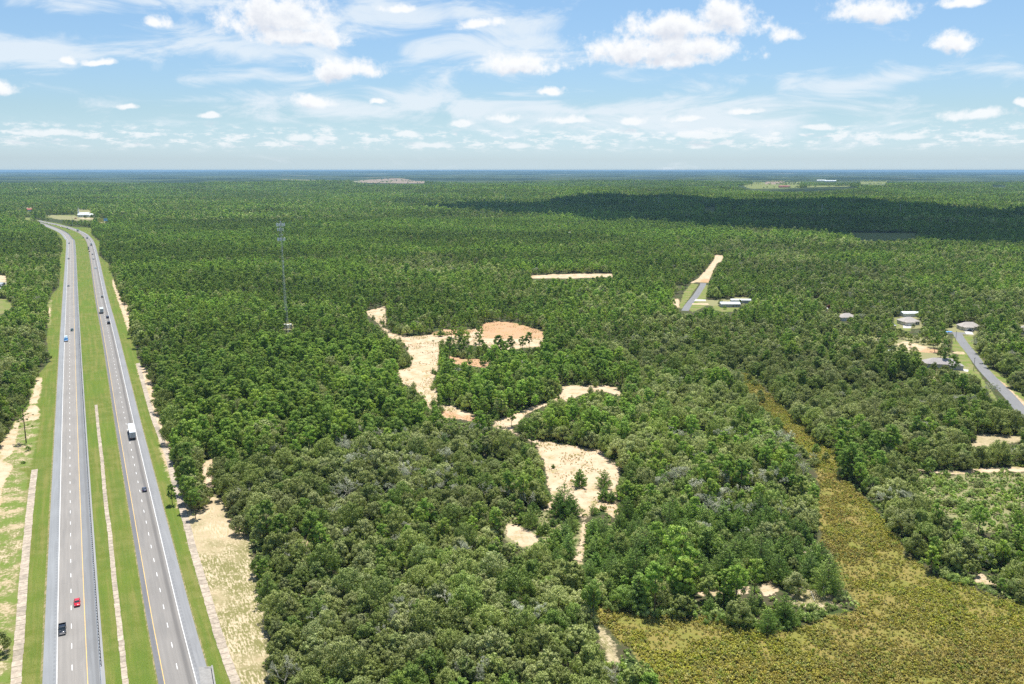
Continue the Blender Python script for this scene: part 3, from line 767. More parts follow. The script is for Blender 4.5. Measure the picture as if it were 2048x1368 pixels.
# ------------------------------------------------------------------ guardrail along the median side of the left carriageway
M_STEEL = simple('galvanised_steel', (0.50, 0.53, 0.56), 0.45, 0.6, var=0.12, scale=0.8)
M_POST = simple('weathered_post', (0.13, 0.12, 0.11), 0.85, var=0.2)
M_MOW = asphalt('mow_strip_gravel', (0.27, 0.27, 0.27), ())
rail = empty('guardrail', label='long galvanised guardrail on short posts along the median side of the left carriageway', cat='guardrail')
off = 6.85
prof = [(0.0, 0.50), (0.09, 0.57), (0.0, 0.655), (0.09, 0.74), (0.0, 0.81)]
rings = []
for p, n in zip(LC, LN):
    q = p + n * off
    rings.append([(q.x + n.x * a, q.y + n.y * a, z) for a, z in prof] + [(q.x + n.x * (a + 0.02), q.y + n.y * (a + 0.02), z) for a, z in prof[::-1]])
MB().loft(rings, closed=True, caps=True).obj('rail_beam', M_STEEL, rail)
road_obj('mow_strip', LC, LN, LS, 6.6, 7.9, 0.006, M_MOW, rail)
pm = MB().box((0, 0, 0.42), (0.17, 0.15, 0.84)).box((-0.17, 0, 0.66), (0.16, 0.14, 0.34)).mesh('post', M_POST)
s = 60.0; cnt = 0; rest = MB()
while s < LS[-1] - 3:
    p, d = at_s(LC, LS, s); n = Vector((d.y, -d.x, 0)); q = p + n * (off + 0.34)
    if q.y > 195 and cnt < 300:
        o = link('post', pm, rail, (q.x, q.y, 0)); o.rotation_euler.z = math.atan2(n.y, n.x); cnt += 1
    elif q.y > 195:
        rest.box((q.x, q.y, 0.42), (0.17, 0.15, 0.84), rz=math.atan2(n.y, n.x))
    s += 1.905
rest.obj('far_posts', M_POST, rail, kind='stuff')

# ------------------------------------------------------------------ paved ditches: strips of cast slabs
m, nt = mat('ditch_concrete')
pos = nt.node('ShaderNodeNewGeometry').outputs['Position']
n = nt.noise(pos, 0.8, 5, 0.7); n2 = nt.noise(pos, 0.12, 3, 0.6)
oi = nt.node('ShaderNodeObjectInfo').outputs['Random']
c = nt.mix(nt.ramp(n, 0.40, 0.62), (0.330, 0.272, 0.212), (0.455, 0.385, 0.300))
c = nt.mix(nt.math('MULTIPLY', nt.ramp(n2, 0.5, 0.66), 0.4), c, (0.20, 0.18, 0.14))
c = nt.vmath('SCALE', c, nt.math('ADD', 0.88, nt.math('MULTIPLY', oi, 0.24)))
finish(nt, principled(nt, c, 0.92, 0, 0.2, bump(nt, n, 0.03, 0.6)))
M_DITCH = m
def ditch(pxs, width, gap_every, label, slab_len=3.05, rock=False):
    ln = smooth(spline([P(*a) for a in pxs], 4.0), 2); ss = arclen(ln)
    root = empty('paved_ditch', label=label, cat='paved ditch')
    w = width
    vs = [(-w / 2, 0, 0.06), (-w * 0.2, 0, 0.02), (w * 0.2, 0, 0.02), (w / 2, 0, 0.06)]
    L = slab_len - 0.12
    top = [(x, y, z + 0.03) for y in (-L / 2, L / 2) for x, _, z in vs]
    low = [(x, y, -0.1) for y in (-L / 2, L / 2) for x, _, z in vs]
    fs = [(0, 1, 5, 4), (1, 2, 6, 5), (2, 3, 7, 6)]
    fs += [(8, 0, 4, 12), (3, 11, 15, 7), (0, 8, 9, 1), (1, 9, 10, 2), (2, 10, 11, 3), (4, 5, 13, 12), (5, 6, 14, 13), (6, 7, 15, 14)]
    sm = MB().add(top + low, fs).mesh('slab', M_DITCH)
    s = slab_len / 2; k = 0; rest = MB()
    rr = random.Random(5)
    while s < ss[-1]:
        p, d = at_s(ln, ss, s)
        if 190 < p.y and k < 300:
            o = link('slab', sm, root, (p.x + rr.uniform(-0.08, 0.08), p.y, 0.0 + rr.uniform(-0.012, 0.012)))
            o.rotation_euler = (rr.uniform(-0.006, 0.006), rr.uniform(-0.012, 0.012), math.atan2(-d.x, d.y) + rr.uniform(-0.01, 0.01))
            o.scale = (rr.uniform(0.96, 1.04), 1, 1)
            k += 1
        s += slab_len
    return root
ditch([(15, 1640)] + [(31.5, 1368), (39.6, 1269), (47, 1163), (56, 1061), (63.5, 985), (69.8, 938.7)], 2.6, 0, 'wide strip of weathered concrete ditch slabs left of the left carriageway')
ditch([(262, 1560), (250.8, 1368), (237.8, 1242), (227.5, 1150), (219, 1061), (211, 1002.6), (204, 920), (198, 870), (192, 810)], 1.5, 0, 'narrow strip of pale ditch slabs running down the grass median')
ditch([(510, 1500), (472, 1368), (463.6, 1344.8), (441.3, 1283), (420.8, 1214.7), (403.7, 1156.6), (388, 1105), (373, 1047), (357.5, 992), (345.5, 951), (337, 917), (317.4, 863.7), (306, 834), (290.5, 780.7), (276, 727)], 2.5, 0,
      'strip of cracked concrete ditch slabs below the sandy bank right of the right carriageway')

# ------------------------------------------------------------------ bridge approach barrier at the bottom edge
M_CONC = simple('pale_concrete', (0.27, 0.26, 0.245), 0.85, var=0.15, scale=0.9)
bp = PV(408, 1335); bd = (PV(430, 1420) - PV(411, 1345)).normalized()
bz = math.atan2(-bd.x, bd.y)
bar = empty('bridge_barrier', (0, 0, 0), label='low concrete bridge parapet with dark openings beside the right shoulder at the bottom edge', cat='barrier')
apr = [PV(397, 1334), PV(425.5, 1333), PV(437, 1400), (PV(455, 1500)), PV(415, 1500), PV(405, 1400)]
MB().add([(p.x, p.y, 0.03) for p in apr] + [(p.x, p.y, -0.05) for p in apr], [tuple(range(5, -1, -1))] + [(i, (i + 1) % 6, 6 + (i + 1) % 6, 6 + i) for i in range(6)]).obj('deck_slab', M_CONC, bar)
a0, a1 = PV(424.2, 1336), PV(441, 1440)
bl = (a1 - a0); nl = int(bl.length / 1.5); bdir = bl.normalized(); brz = math.atan2(-bdir.x, bdir.y)
for i in range(nl):
    p = a0 + bdir * (i * 1.5 + 0.4)
    MB().box((0, 0, 0.35), (0.32, 0.55, 0.7), rz=brz).obj('baluster', M_CONC, bar, (p.x, p.y, 0))
mid = (a0 + a1) / 2
MB().box((mid.x, mid.y, 0.80), (0.42, bl.length, 0.18), rz=brz).box((mid.x, mid.y, 0.11), (0.36, bl.length, 0.14), rz=brz).obj('rail', M_CONC, bar)
e = PV(411, 1334.5)
MB().box(((e.x + a0.x) / 2, a0.y + 0.1, 0.06), (a0.x - e.x + 0.4, 0.35, 0.16)).obj('end_curb', M_CONC, bar)

# ------------------------------------------------------------------ suburban streets on the right
def street(name, pxs, w, material, label, z=0.012):
    ln = smooth(spline([P(*a) for a in pxs], 4.0), 2); nn = normals(ln); ss = arclen(ln)
    return road_obj(name, ln, nn, ss, -w / 2, w / 2, z, material, kind='structure', label=label)
M_STREET = asphalt('street_asphalt', (0.19, 0.19, 0.192), ((0.0, 0.6, 0.15, (0.2, 0.2, 0.2)),), joint=23)
street('street', c6((1475, 428), (1498, 470), (1540, 530), (1590, 590), (1645, 665), (1700, 735), (1790, 830), (1890, 930), (1975, 1030), (2040, 1100)) + [(2100, 890), (2190, 1000)], 7.0, M_STREET,
       'narrow grey asphalt street running diagonally at the right edge')
street('street_end', c6((1385, 421), (1440, 425), (1520, 428), (1600, 432)), 7.2, M_STREET, 'short turning head at the top of the diagonal street', z=0.008)
street('street', c8((432, 655), (420, 690), (375, 760), (315, 850), (250, 930), (195, 1000), (150, 1075)), 7.0, M_STREET, 'short grey asphalt street leading to the sandy track in the upper right woods')
M_DRIVE = simple('driveway_concrete', (0.50, 0.475, 0.44), 0.85, var=0.08, scale=0.4)
def pad(name, pts, label, z=0.02, m=M_DRIVE, cat='driveway'):
    w = [P(*a) for a in pts]; n = len(w)
    b = MB().add([(x, y, z) for x, y in w] + [(x, y, z - 0.1) for x, y in w], [tuple(range(n))] + [(i, n + i, n + (i + 1) % n, (i + 1) % n) for i in range(n)])
    o = b.obj(name, m); tag(o, label, cat)
    bm = bmesh.new(); bm.from_mesh(o.data); bmesh.ops.recalc_face_normals(bm, faces=bm.faces); bm.to_mesh(o.data); bm.free()
    return o
pad('driveway', c6((1518, 392), (1580, 392), (1608, 440), (1548, 436)), 'white concrete driveway in front of the taupe roofed house at the street end')
pad('driveway', c6((1480, 708), (1565, 722), (1562, 740), (1478, 724)), 'pale concrete driveway between the long roofed house and the diagonal street')
pad('driveway', c6((1038, 360), (1110, 360), (1100, 388), (1040, 388)), 'white concrete driveway below the house with the white roofed shed behind')
pad('driveway', c8((312, 900), (466, 905), (470, 928), (290, 926)), 'pale concrete driveway off the short street towards the grey metal roofed house')
pad('driveway', c8((262, 965), (500, 965), (520, 982), (255, 980)), 'narrow sandy driveway off the short street, the nearer one of two', m=simple('sandy_drive', (0.58, 0.45, 0.30), 0.95))
pad('driveway', [(-40, 566), (13, 565), (6, 576), (-40, 582)], 'pale paved yard at the left edge among dark trees')

# ------------------------------------------------------------------ vehicles
M_GLASS = simple('dark_car_glass', (0.02, 0.03, 0.035), 0.08, var=0.1, spec=0.8)
M_TYRE = simple('tyre_rubber', (0.025, 0.025, 0.025), 0.9)
M_RIM = simple('wheel_rim', (0.45, 0.45, 0.46), 0.3, 0.8)
M_LAMP = simple('headlight_glass', (0.75, 0.78, 0.80), 0.1, spec=0.8)
M_TAIL = simple('taillight_red', (0.42, 0.02, 0.02), 0.25)
M_TRIM = simple('black_trim', (0.03, 0.03, 0.032), 0.5)
M_CHROME = simple('bright_trim', (0.70, 0.70, 0.72), 0.15, 0.9)
def paint(name, col): return simple('car_paint_' + name, col, 0.28, 0.0, var=0.03, coat=0.8)
PAINT = {k: paint(k, v) for k, v in dict(black=(0.012, 0.013, 0.016), navy=(0.02, 0.03, 0.075), red=(0.55, 0.012, 0.025), blue=(0.03, 0.30, 0.72), white=(0.78, 0.79, 0.80),
                                         silver=(0.45, 0.47, 0.50), grey=(0.13, 0.14, 0.15), green=(0.02, 0.055, 0.045), maroon=(0.10, 0.015, 0.02), tan=(0.38, 0.33, 0.25), pale_blue=(0.50, 0.66, 0.75)).items()}
_wm = {}
def wheels(root, ys, hw, r, w=0.22):
    key = (round(r, 2), w)
    if key not in _wm:
        b = MB().tube((-w / 2, 0, 0), (w / 2, 0, 0), r, n=16)
        rb = MB().tube((-w / 2 - 0.01, 0, 0), (w / 2 + 0.01, 0, 0), r * 0.6, n=10)
        _wm[key] = (b.mesh('wheel', M_TYRE), rb.mesh('rim', M_RIM))
    for y in ys:
        for sx in (-1, 1):
            o = link('wheel', _wm[key][0], root, (sx * (hw - w / 2), y, r))
            link('rim', _wm[key][1], o)
def ring(y, hw, z0, z1, lean=0.86):
    return [(-hw * 0.94, y, z0), (hw * 0.94, y, z0), (hw, y, z0 + (z1 - z0) * 0.3), (hw, y, z0 + (z1 - z0) * 0.72), (hw * lean, y, z1), (-hw * lean, y, z1), (-hw, y, z0 + (z1 - z0) * 0.72), (-hw, y, z0 + (z1 - z0) * 0.3)]
def lamps(root, yf, yb, hw, zf, zb, sz=(0.34, 0.12, 0.16)):
    for sx in (-1, 1):
        MB().box((0, 0, 0), sz).obj('headlight', M_LAMP, root, (sx * (hw - 0.26), yf, zf))
        MB().box((0, 0, 0), (0.26, 0.1, 0.2)).obj('taillight', M_TAIL, root, (sx * (hw - 0.2), yb, zb))
def mirrors(root, y, hw, z, m):
    for sx in (-1, 1):
        MB().box((0, 0, 0), (0.2, 0.12, 0.14)).obj('side_mirror', m, root, (sx * (hw + 0.1), y, z))
def greenhouse(root, y0, y1, ya, yb, hwb, hwt, zb, zt, m):
    """glass box with a painted roof; y0..y1 base rear..front, ya..yb roof rear..front"""
    def rg(z, a, b, hw): return [(-hw, a, z), (hw, a, z), (hw, b, z), (-hw, b, z)]
    MB().loft([rg(zb - 0.05, y0, y1, hwb), rg(zt - 0.02, ya, yb, hwt)]).obj('windows', M_GLASS, root)
    MB().loft([rg(zt - 0.04, ya - 0.06, yb + 0.06, hwt + 0.02), rg(zt + 0.02, ya + 0.02, yb - 0.05, hwt - 0.07)]).obj('roof', m, root, smooth=False)
    b = MB()
    for sx in (-1, 1):      # pillars
        for (p, q) in ((y0, ya), ((y0 + y1) / 2 - 0.1, (ya + yb) / 2), (y1, yb)):
            b.tube((sx * (hwb + 0.005), p, zb), (sx * (hwt + 0.01), q, zt), 0.045, n=4)
    b.obj('pillars', m, root)
def vehicle(kind, px, py, line, toward, color, label, group=None, lenk=1.0):
    p = PV(px, py)
    k = min(range(len(line) - 1), key=lambda i: (line[i] - p).length)
    d = (line[k + 1] - line[k]).normalized()
    rz = math.atan2(-d.x, d.y) + (math.pi if toward else 0)
    nm = {'sedan': 'parked_car', 'car': 'car'}.get(kind, kind)
    cat = {'suv': 'car', 'sedan': 'car', 'hatchback': 'car', 'pickup_truck': 'pickup truck', 'semi_truck': 'truck', 'camper_van': 'van', 'box_truck': 'truck'}[kind]
    root = empty({'sedan': 'sedan_car', 'suv': 'suv_car', 'hatchback': 'hatchback_car'}.get(kind, kind), (p.x, p.y, 0.02), rz, label, cat, group)
    m = PAINT[color]
    if kind in ('sedan', 'hatchback'):
        hw = 0.91
        MB().loft([ring(-2.35, hw * 0.82, 0.42, 0.72), ring(-2.2, hw * 0.93, 0.28, 0.92), ring(-1.5, hw, 0.22, 0.98), ring(0.8, hw, 0.2, 0.95), ring(1.5, hw * 0.98, 0.22, 0.88), ring(2.15, hw * 0.92, 0.27, 0.76), ring(2.38, hw * 0.78, 0.36, 0.60)]).obj('body', m, root, smooth=True)
        if kind == 'sedan': greenhouse(root, -1.75, 1.05, -1.0, 0.25, 0.80, 0.62, 0.95, 1.42, m)
        else: greenhouse(root, -2.1, 1.15, -1.75, 0.35, 0.80, 0.64, 0.95, 1.48, m)
        wheels(root, (-1.4, 1.42), 0.92, 0.33); lamps(root, 2.22, -2.32, hw, 0.62, 0.78); mirrors(root, 0.78, hw, 1.0, m)
        MB().box((0, 2.36, 0.38), (1.1, 0.08, 0.2)).obj('grille', M_TRIM, root)
    elif kind == 'suv':
        hw = 0.97
        MB().loft([ring(-2.35, hw * 0.9, 0.4, 1.0), ring(-2.2, hw, 0.3, 1.1), ring(0.9, hw, 0.28, 1.1), ring(1.6, hw, 0.3, 1.05), ring(2.25, hw * 0.94, 0.34, 0.95), ring(2.4, hw * 0.85, 0.42, 0.8)]).obj('body', m, root, smooth=True)
        greenhouse(root, -2.25, 1.2, -2.05, 0.5, 0.88, 0.72, 1.08, 1.74, m)
        wheels(root, (-1.4, 1.45), 0.98, 0.37, 0.25); lamps(root, 2.3, -2.36, hw, 0.8, 1.0); mirrors(root, 0.95, hw, 1.15, M_TRIM)
        MB().box((0, 2.38, 0.62), (1.2, 0.08, 0.28)).obj('grille', M_TRIM, root)
    elif kind == 'pickup_truck':
        hw = 1.0
        MB().loft([ring(-0.75, hw, 0.45, 1.15), ring(0.9, hw, 0.42, 1.15), ring(1.7, hw, 0.45, 1.12), ring(2.6, hw * 0.97, 0.5, 1.05), ring(2.85, hw * 0.9, 0.55, 0.9)]).obj('body', m, root, smooth=True)
        bed = MB().box((0, -1.85, 0.62), (2.0, 2.2, 0.2)).box((-0.95, -1.85, 0.92), (0.1, 2.2, 0.42)).box((0.95, -1.85, 0.92), (0.1, 2.2, 0.42)).box((0, -2.92, 0.92), (1.8, 0.08, 0.42))
        bed.obj('cargo_bed', m, root)
        greenhouse(root, -0.7, 1.5, -0.55, 0.85, 0.9, 0.74, 1.12, 1.78, m)
        wheels(root, (-1.85, 1.85), 1.02, 0.40, 0.28); lamps(root, 2.74, -2.95, hw, 0.86, 0.9); mirrors(root, 1.15, hw, 1.25, M_TRIM)
        MB().box((0, 2.84, 0.78), (1.3, 0.08, 0.3)).obj('grille', M_CHROME, root)
        MB().box((0, 2.92, 0.52), (1.9, 0.14, 0.16)).obj('bumper', M_CHROME, root)
    elif kind in ('semi_truck', 'box_truck'):
        L = 12.5 * lenk if kind == 'semi_truck' else 7.0 * lenk
        body = PAINT['white']
        tr = MB().box((0, -L / 2, 2.45), (2.55, L, 2.75)).obj('cargo_box', m, root, bevel=0.05)
        MB().box((0, -L - 0.02, 2.45), (2.3, 0.05, 2.5)).obj('rear_door', simple('truck_rear_door', (0.52, 0.54, 0.55), 0.5), tr)
        MB().box((0.0, -L - 0.06, 2.45), (0.05, 0.05, 2.4)).box((0.6, -L - 0.06, 2.45), (0.05, 0.05, 2.4)).box((-0.6, -L - 0.06, 2.45), (0.05, 0.05, 2.4)).obj('door_bar', M_TRIM, tr)
        MB().box((0, -L * 0.5, 0.95), (1.0, L, 0.22)).box((0, -L - 0.05, 0.55), (2.3, 0.12, 0.14)).box((-0.8, -L - 0.02, 0.78), (0.1, 0.1, 0.5)).box((0.8, -L - 0.02, 0.78), (0.1, 0.1, 0.5)).obj('frame', M_TRIM, root)
        MB().loft([ring(0.35, 1.15, 0.6, 2.75, 0.92), ring(1.9, 1.15, 0.6, 2.75, 0.9), ring(2.15, 1.1, 0.6, 1.75, 0.9), ring(3.3, 1.0, 0.6, 1.55, 0.88), ring(3.5, 0.9, 0.65, 1.3, 0.88)]).obj('cab', body, root, smooth=False)
        MB().box((0, 2.06, 2.2), (1.9, 0.12, 0.75), taper=0.9).obj('windscreen', M_GLASS, root)
        wheels(root, (2.6, 0.7, -L * 0.82, -L * 0.92) if kind == 'semi_truck' else (2.5, -L * 0.75), 1.2, 0.5, 0.3)
        lamps(root, 3.42, -L - 0.08, 1.1, 1.0, 1.05); mirrors(root, 2.0, 1.2, 2.1, M_TRIM)
    elif kind == 'camper_van':
        MB().loft([ring(-3.2, 1.15, 0.5, 2.9, 0.93), ring(1.9, 1.15, 0.5, 2.9, 0.93), ring(2.5, 1.12, 0.5, 2.4, 0.9), ring(3.0, 1.0, 0.5, 1.3, 0.9), ring(3.5, 0.92, 0.55, 1.1, 0.9)]).obj('body', m, root)
        MB().box((0, 2.62, 1.95), (1.9, 0.4, 0.7), taper=0.9).obj('windscreen', M_GLASS, root)
        MB().box((0, -3.22, 1.9), (1.7, 0.06, 0.6)).obj('rear_window', M_GLASS, root)
        wheels(root, (-2.0, 2.5), 1.1, 0.4, 0.28); lamps(root, 3.42, -3.24, 1.0, 0.9, 1.0)
    if py < 700 and color != 'none' and px < 230: root.scale = (1.22, 1.22, 1.22)
    if kind == 'semi_truck' and py > 800: root.scale = (1.1, 1.1, 1.08)
    return root
# towards the camera, left carriageway
V = vehicle
V('pickup_truck', 125, 1262, LC, True, 'black', 'black pickup truck in the outer lane nearest the camera')
V('sedan', 154.5, 1208, LC, True, 'red', 'bright red car beside the yellow line just ahead of the black pickup')
V('hatchback', 144.2, 661.5, LC, True, 'green', 'dark green car in the inner lane passing the blue pickup')
bp_ = V('pickup_truck', 132.4, 682, LC, True, 'blue', 'bright blue pickup truck on the white edge line, hauling a pale trailer'); bp_.scale = (1.4, 1.4, 1.35)
V('sedan', 137, 573, LC, True, 'grey', 'small dark grey car alone in the left carriageway beyond the blue pickup')
V('sedan', 137.4, 518.2, LC, True, 'black', 'tiny black car in the left carriageway, second from where the road bends')
V('suv', 138.2, 487.5, LC, True, 'navy', 'tiny dark car in the left carriageway just before it bends out of sight')
# away from the camera, right carriageway
V('sedan', 289, 981, RC, False, 'navy', 'dark navy car nearest the camera in the right carriageway')
V('semi_truck', 262.5, 862, RC, False, 'white', 'long white box trailer truck driving away on the right carriageway', lenk=1.25)
V('semi_truck', 203.2, 624, RC, False, 'white', 'grey backed trailer truck in the inner lane beside the black pickup', lenk=0.75)
V('pickup_truck', 217.6, 647.5, RC, False, 'black', 'black pickup truck driving away, a dark car on a trailer ahead of it')
V('suv', 215.3, 636, RC, False, 'navy', 'dark blue car close in front of the black pickup driving away')
V('hatchback', 204.4, 594.6, RC, False, 'green', 'teal dark car alone beyond the grey backed truck')
V('hatchback', 191.2, 537.5, RC, False, 'pale_blue', 'small pale blue car on the right carriageway below the tree shadow')
V('suv', 187.2, 519, RC, False, 'white', 'white car with dark rear on the right carriageway behind a small blue one')
V('sedan', 185.3, 509.3, RC, False, 'navy', 'tiny blue car in the outer lane ahead of the white car')
V('box_truck', 182.7, 491, RC, False, 'white', 'white box truck in the outer lane at the start of the bend', lenk=0.8)
V('sedan', 178.7, 503.4, RC, False, 'maroon', 'dark maroon car in the inner lane behind two close cars')
V('suv', 177.2, 499, RC, False, 'black', 'black car in the inner lane beside the white box truck')
V('suv', 177.0, 495.5, RC, False, 'grey', 'grey car leading the black one in the inner lane beside the box truck')
V('camper_van', 174.3, 477.5, RC, False, 'silver', 'silver van with black rear in the bend of the right carriageway')
V('sedan', 166.8, 475.2, RC, False, 'navy', 'dark blue car in the inner lane left of the silver van in the bend')
V('semi_truck', 155.0, 462.5, RC, False, 'silver', 'dark fronted truck with pale trailer in the middle of the bend', lenk=0.6)
V('sedan', 138, 459.3, RC, False, 'black', 'black car just behind a blue one in the far bend')
V('suv', 134.4, 457.4, RC, False, 'blue', 'blue car in the far bend leading a black one')
V('sedan', 126, 455.3, RC, False, 'grey', 'tiny grey car in the far bend, left of the blue one')
V('sedan', 120.5, 453.8, RC, False, 'tan', 'tiny tan car in the far bend between grey and black ones')
V('sedan', 112.3, 450.3, RC, False, 'black', 'tiny black car on the outer side of the far bend')
V('sedan', 103.2, 449.2, RC, False, 'maroon', 'tiny maroon car farthest but one on the visible highway')
V('sedan', 95, 447, RC, False, 'silver', 'tiny silver car farthest away on the visible highway')
# trailer behind the blue pickup
tp = PV(131.6, 671); d = (LC[60] - LC[50]).normalized()
bpk = PV(132.4, 680); kk = min(range(len(LC) - 1), key=lambda i: (LC[i] - bpk).length); d = (LC[kk + 1] - LC[kk]).normalized(); tp = bpk + d * 8.6
trl = empty('flatbed_trailer', (tp.x, tp.y, 0.02), math.atan2(-d.x, d.y), 'pale blue grey trailer towed behind the bright blue pickup', 'trailer')
MB().box((0, 0, 0.75), (2.1, 6.0, 0.25)).box((0, -3.6, 0.6), (0.15, 1.6, 0.12)).obj('deck', PAINT['pale_blue'], trl)
MB().box((0, 1.0, 1.25), (1.9, 3.6, 0.75)).obj('covered_load', simple('pale_tarp', (0.55, 0.66, 0.72), 0.7), trl, bevel=0.1)
wheels(trl, (0.3, 1.1), 1.12, 0.34)

# ------------------------------------------------------------------ houses
M_SHINGLE = simple('taupe_shingles', (0.40, 0.36, 0.32), 0.9, var=0.18, scale=1.4)
M_SHINGLE2 = simple('grey_brown_shingles', (0.35, 0.32, 0.30), 0.9, var=0.18, scale=1.4)
M_METAL = simple('grey_metal_roof', (0.40, 0.43, 0.46), 0.4, 0.3, var=0.1, scale=0.5)
M_WROOF = simple('white_metal_roof', (0.76, 0.80, 0.80), 0.4, var=0.05, scale=0.5)
M_WALL = simple('beige_stucco', (0.70, 0.65, 0.56), 0.9, var=0.08)
M_WALLG = simple('grey_siding', (0.42, 0.42, 0.42), 0.9, var=0.08)
M_WALLW = simple('white_siding', (0.74, 0.74, 0.72), 0.8, var=0.05)
M_GDOOR = simple('garage_door_white', (0.80, 0.78, 0.73), 0.7, var=0.04)
M_WIN = simple('window_glass', (0.03, 0.04, 0.05), 0.08, spec=0.8)
M_FRAME = simple('window_frame_white', (0.75, 0.75, 0.73), 0.6)
M_DOORC = simple('dark_door', (0.08, 0.05, 0.04), 0.6)
def hip_roof(w, d, z, h, ov=0.5, gable=False, th=0.14):
    W, D = w / 2 + ov, d / 2 + ov
    if w >= d: r0, r1 = (-(W - (0.0 if gable else D)), 0), ((W - (0.0 if gable else D)), 0)
    else: r0, r1 = (0, -(D - (0.0 if gable else W))), (0, (D - (0.0 if gable else W)))
    vs = [(-W, -D, z), (W, -D, z), (W, D, z), (-W, D, z), (r0[0], r0[1], z + h), (r1[0], r1[1], z + h)]
    lo = [(a, b, c - th) for a, b, c in vs[:4]]
    if w >= d: fs = [(0, 1, 5, 4), (2, 3, 4, 5), (1, 2, 5), (3, 0, 4)]
    else: fs = [(1, 2, 5, 4), (3, 0, 4, 5), (0, 1, 4), (2, 3, 5)]
    fs += [(6, 7, 1, 0), (7, 8, 2, 1), (8, 9, 3, 2), (9, 6, 0, 3), (9, 8, 7, 6)]
    return MB().add(vs + lo, fs)
def win(parent, x, y, z, w=1.3, h=1.2, axis='y'):
    dims = (w + 0.2, 0.08, h + 0.2) if axis == 'y' else (0.08, w + 0.2, h + 0.2)
    f = MB().box((0, 0, 0), dims).obj('window', M_FRAME, parent, (x, y, z))
    dims = (w, 0.1, h) if axis == 'y' else (0.1, w, h)
    MB().box((0, 0, 0), dims).obj('pane', M_WIN, f)
def house(name, px, py, w, d, rz, roofm, wallm, label, wings=(), garage=True, h=3.1, rh=3.3, gable=False, z0=0.0, cat='house', windows=True):
    x, y = P(px, py)
    z0 = float(HT(x, y))
    root = empty(name, (x, y, z0), rz, label, cat)
    MB().box((0, 0, h / 2), (w, d, h)).obj('wall', wallm, root)
    hip_roof(w, d, h + 0.1, rh, gable=gable).obj('roof', roofm, root)
    for (wx, wy, ww, wd) in wings:
        MB().box((wx, wy, h / 2 - 0.02), (ww, wd, h - 0.04)).obj('wall', wallm, root)
        b = hip_roof(ww, wd, h + 0.06, min(rh * 0.75, min(ww, wd) * 0.28)); b.v = [(a + wx, c + wy, e) for a, c, e in b.v]
        b.obj('roof', roofm, root)
    fy = -d / 2 - 0.04
    if garage:
        gx, gw, gd = garage if isinstance(garage, tuple) else (-w * 0.25, 4.9, -d / 2)
        MB().box((gx, gd - 0.05, 1.15), (gw, 0.1, 2.3)).obj('garage_door', M_GDOOR, root)
    if windows:
        MB().box((w * 0.12, fy, 1.05), (1.0, 0.1, 2.1)).obj('front_door', M_DOORC, root)
        win(root, w * 0.30, fy, 1.6); win(root, w * 0.42, fy, 1.6, 0.9)
        win(root, w / 2 + 0.04, -d * 0.2, 1.6, axis='x'); win(root, -w / 2 - 0.04, d * 0.1, 1.6, axis='x'); win(root, w / 2 + 0.04, d * 0.25, 1.6, axis='x')
    return root
house('house', 1693, 640, 14, 10, 0.05, M_SHINGLE, M_WALL, 'taupe hip roofed house half hidden by trees beside a rust coloured tree')
house('house', 1816, 648, 15, 11, 0.06, M_SHINGLE, M_WALL, 'beige house with taupe hip roof and a white roofed shed right behind it', wings=((-2.5, -7, 8, 5),), garage=(-2.5, 5.2, -9.55))
house('metal_shed', 1818, 632, 15, 8, 0.05, M_WROOF, M_WALLW, 'white metal roofed shed behind the beige hip roofed house', garage=False, windows=False, rh=1.3, gable=True, cat='shed')
house('house', 1937, 658.5, 16, 10, -0.1, M_SHINGLE, M_WALL, 'beige house with taupe hip roof and white driveway at the end of the diagonal street', wings=((-3.0, -6.5, 7.5, 5),), garage=(-3.0, 5.2, -9.05))
house('house', 2050, 666, 12, 10, -0.2, M_SHINGLE2, M_WALLG, 'dark grey house cut off by the right edge beside a bright lawn')
house('house', 1882, 734, 22, 11, -0.22, M_SHINGLE2, M_WALLG, 'long grey brown roofed house under trees left of the diagonal street', wings=((8, -5, 8, 6),), garage=False)
house('house', 1459, 613, 19, 10, 0.0, M_METAL, M_WALLG, 'grey metal roofed house in the clearing by the short street', gable=True, garage=False, rh=1.7)
house('metal_shed', 1481, 605.5, 20, 6, -0.04, M_WROOF, M_WALLG, 'long white roofed shed behind the grey metal roofed house', garage=False, windows=False, rh=0.9, gable=True, cat='shed')
house('garden_shed', 1777, 707, 4.5, 3.5, 0.1, M_WROOF, M_WALLW, 'small white shed alone among oaks left of the long roofed house', garage=False, windows=False, rh=0.5, h=2.4, gable=True, cat='shed')
house('garden_shed', 1650, 621.5, 3.5, 3, 0, M_WROOF, M_WALLW, 'tiny white shed beside the rust coloured tree', garage=False, windows=False, rh=0.4, h=2.4, gable=True, cat='shed')
house('farm_house', 1138.5, 469, 9, 7, 0.1, M_WROOF, M_WALLW, 'white roofed house alone in the middle distance woods', garage=False, rh=2.5)
house('roadside_building', 59, 424, 30, 14, 0.1, simple('red_roof', (0.42, 0.09, 0.08), 0.6), M_WALLW, 'red roofed white building beyond the far bend of the highway', garage=False, h=6, rh=3, gable=True, cat='building')
house('yard_building', -12, 573, 22, 9, 0.1, M_METAL, M_WALLW, 'pale grey roofed building cut off by the left edge', garage=False, rh=1.5, gable=True, cat='building')
house('barn', 1568, 379, 75, 20, 0.0, simple('rust_roof', (0.30, 0.10, 0.08), 0.7), simple('barn_wall', (0.35, 0.12, 0.10), 0.8), 'long red barn among the far green fields', garage=False, windows=False, h=8, rh=7, gable=True, cat='barn')
house('farm_shed', 1642, 367.5, 90, 30, 0.0, M_WROOF, M_WALLW, 'left of two long white sheds beyond the far green fields', garage=False, windows=False, h=8, rh=6, gable=True, cat='shed')
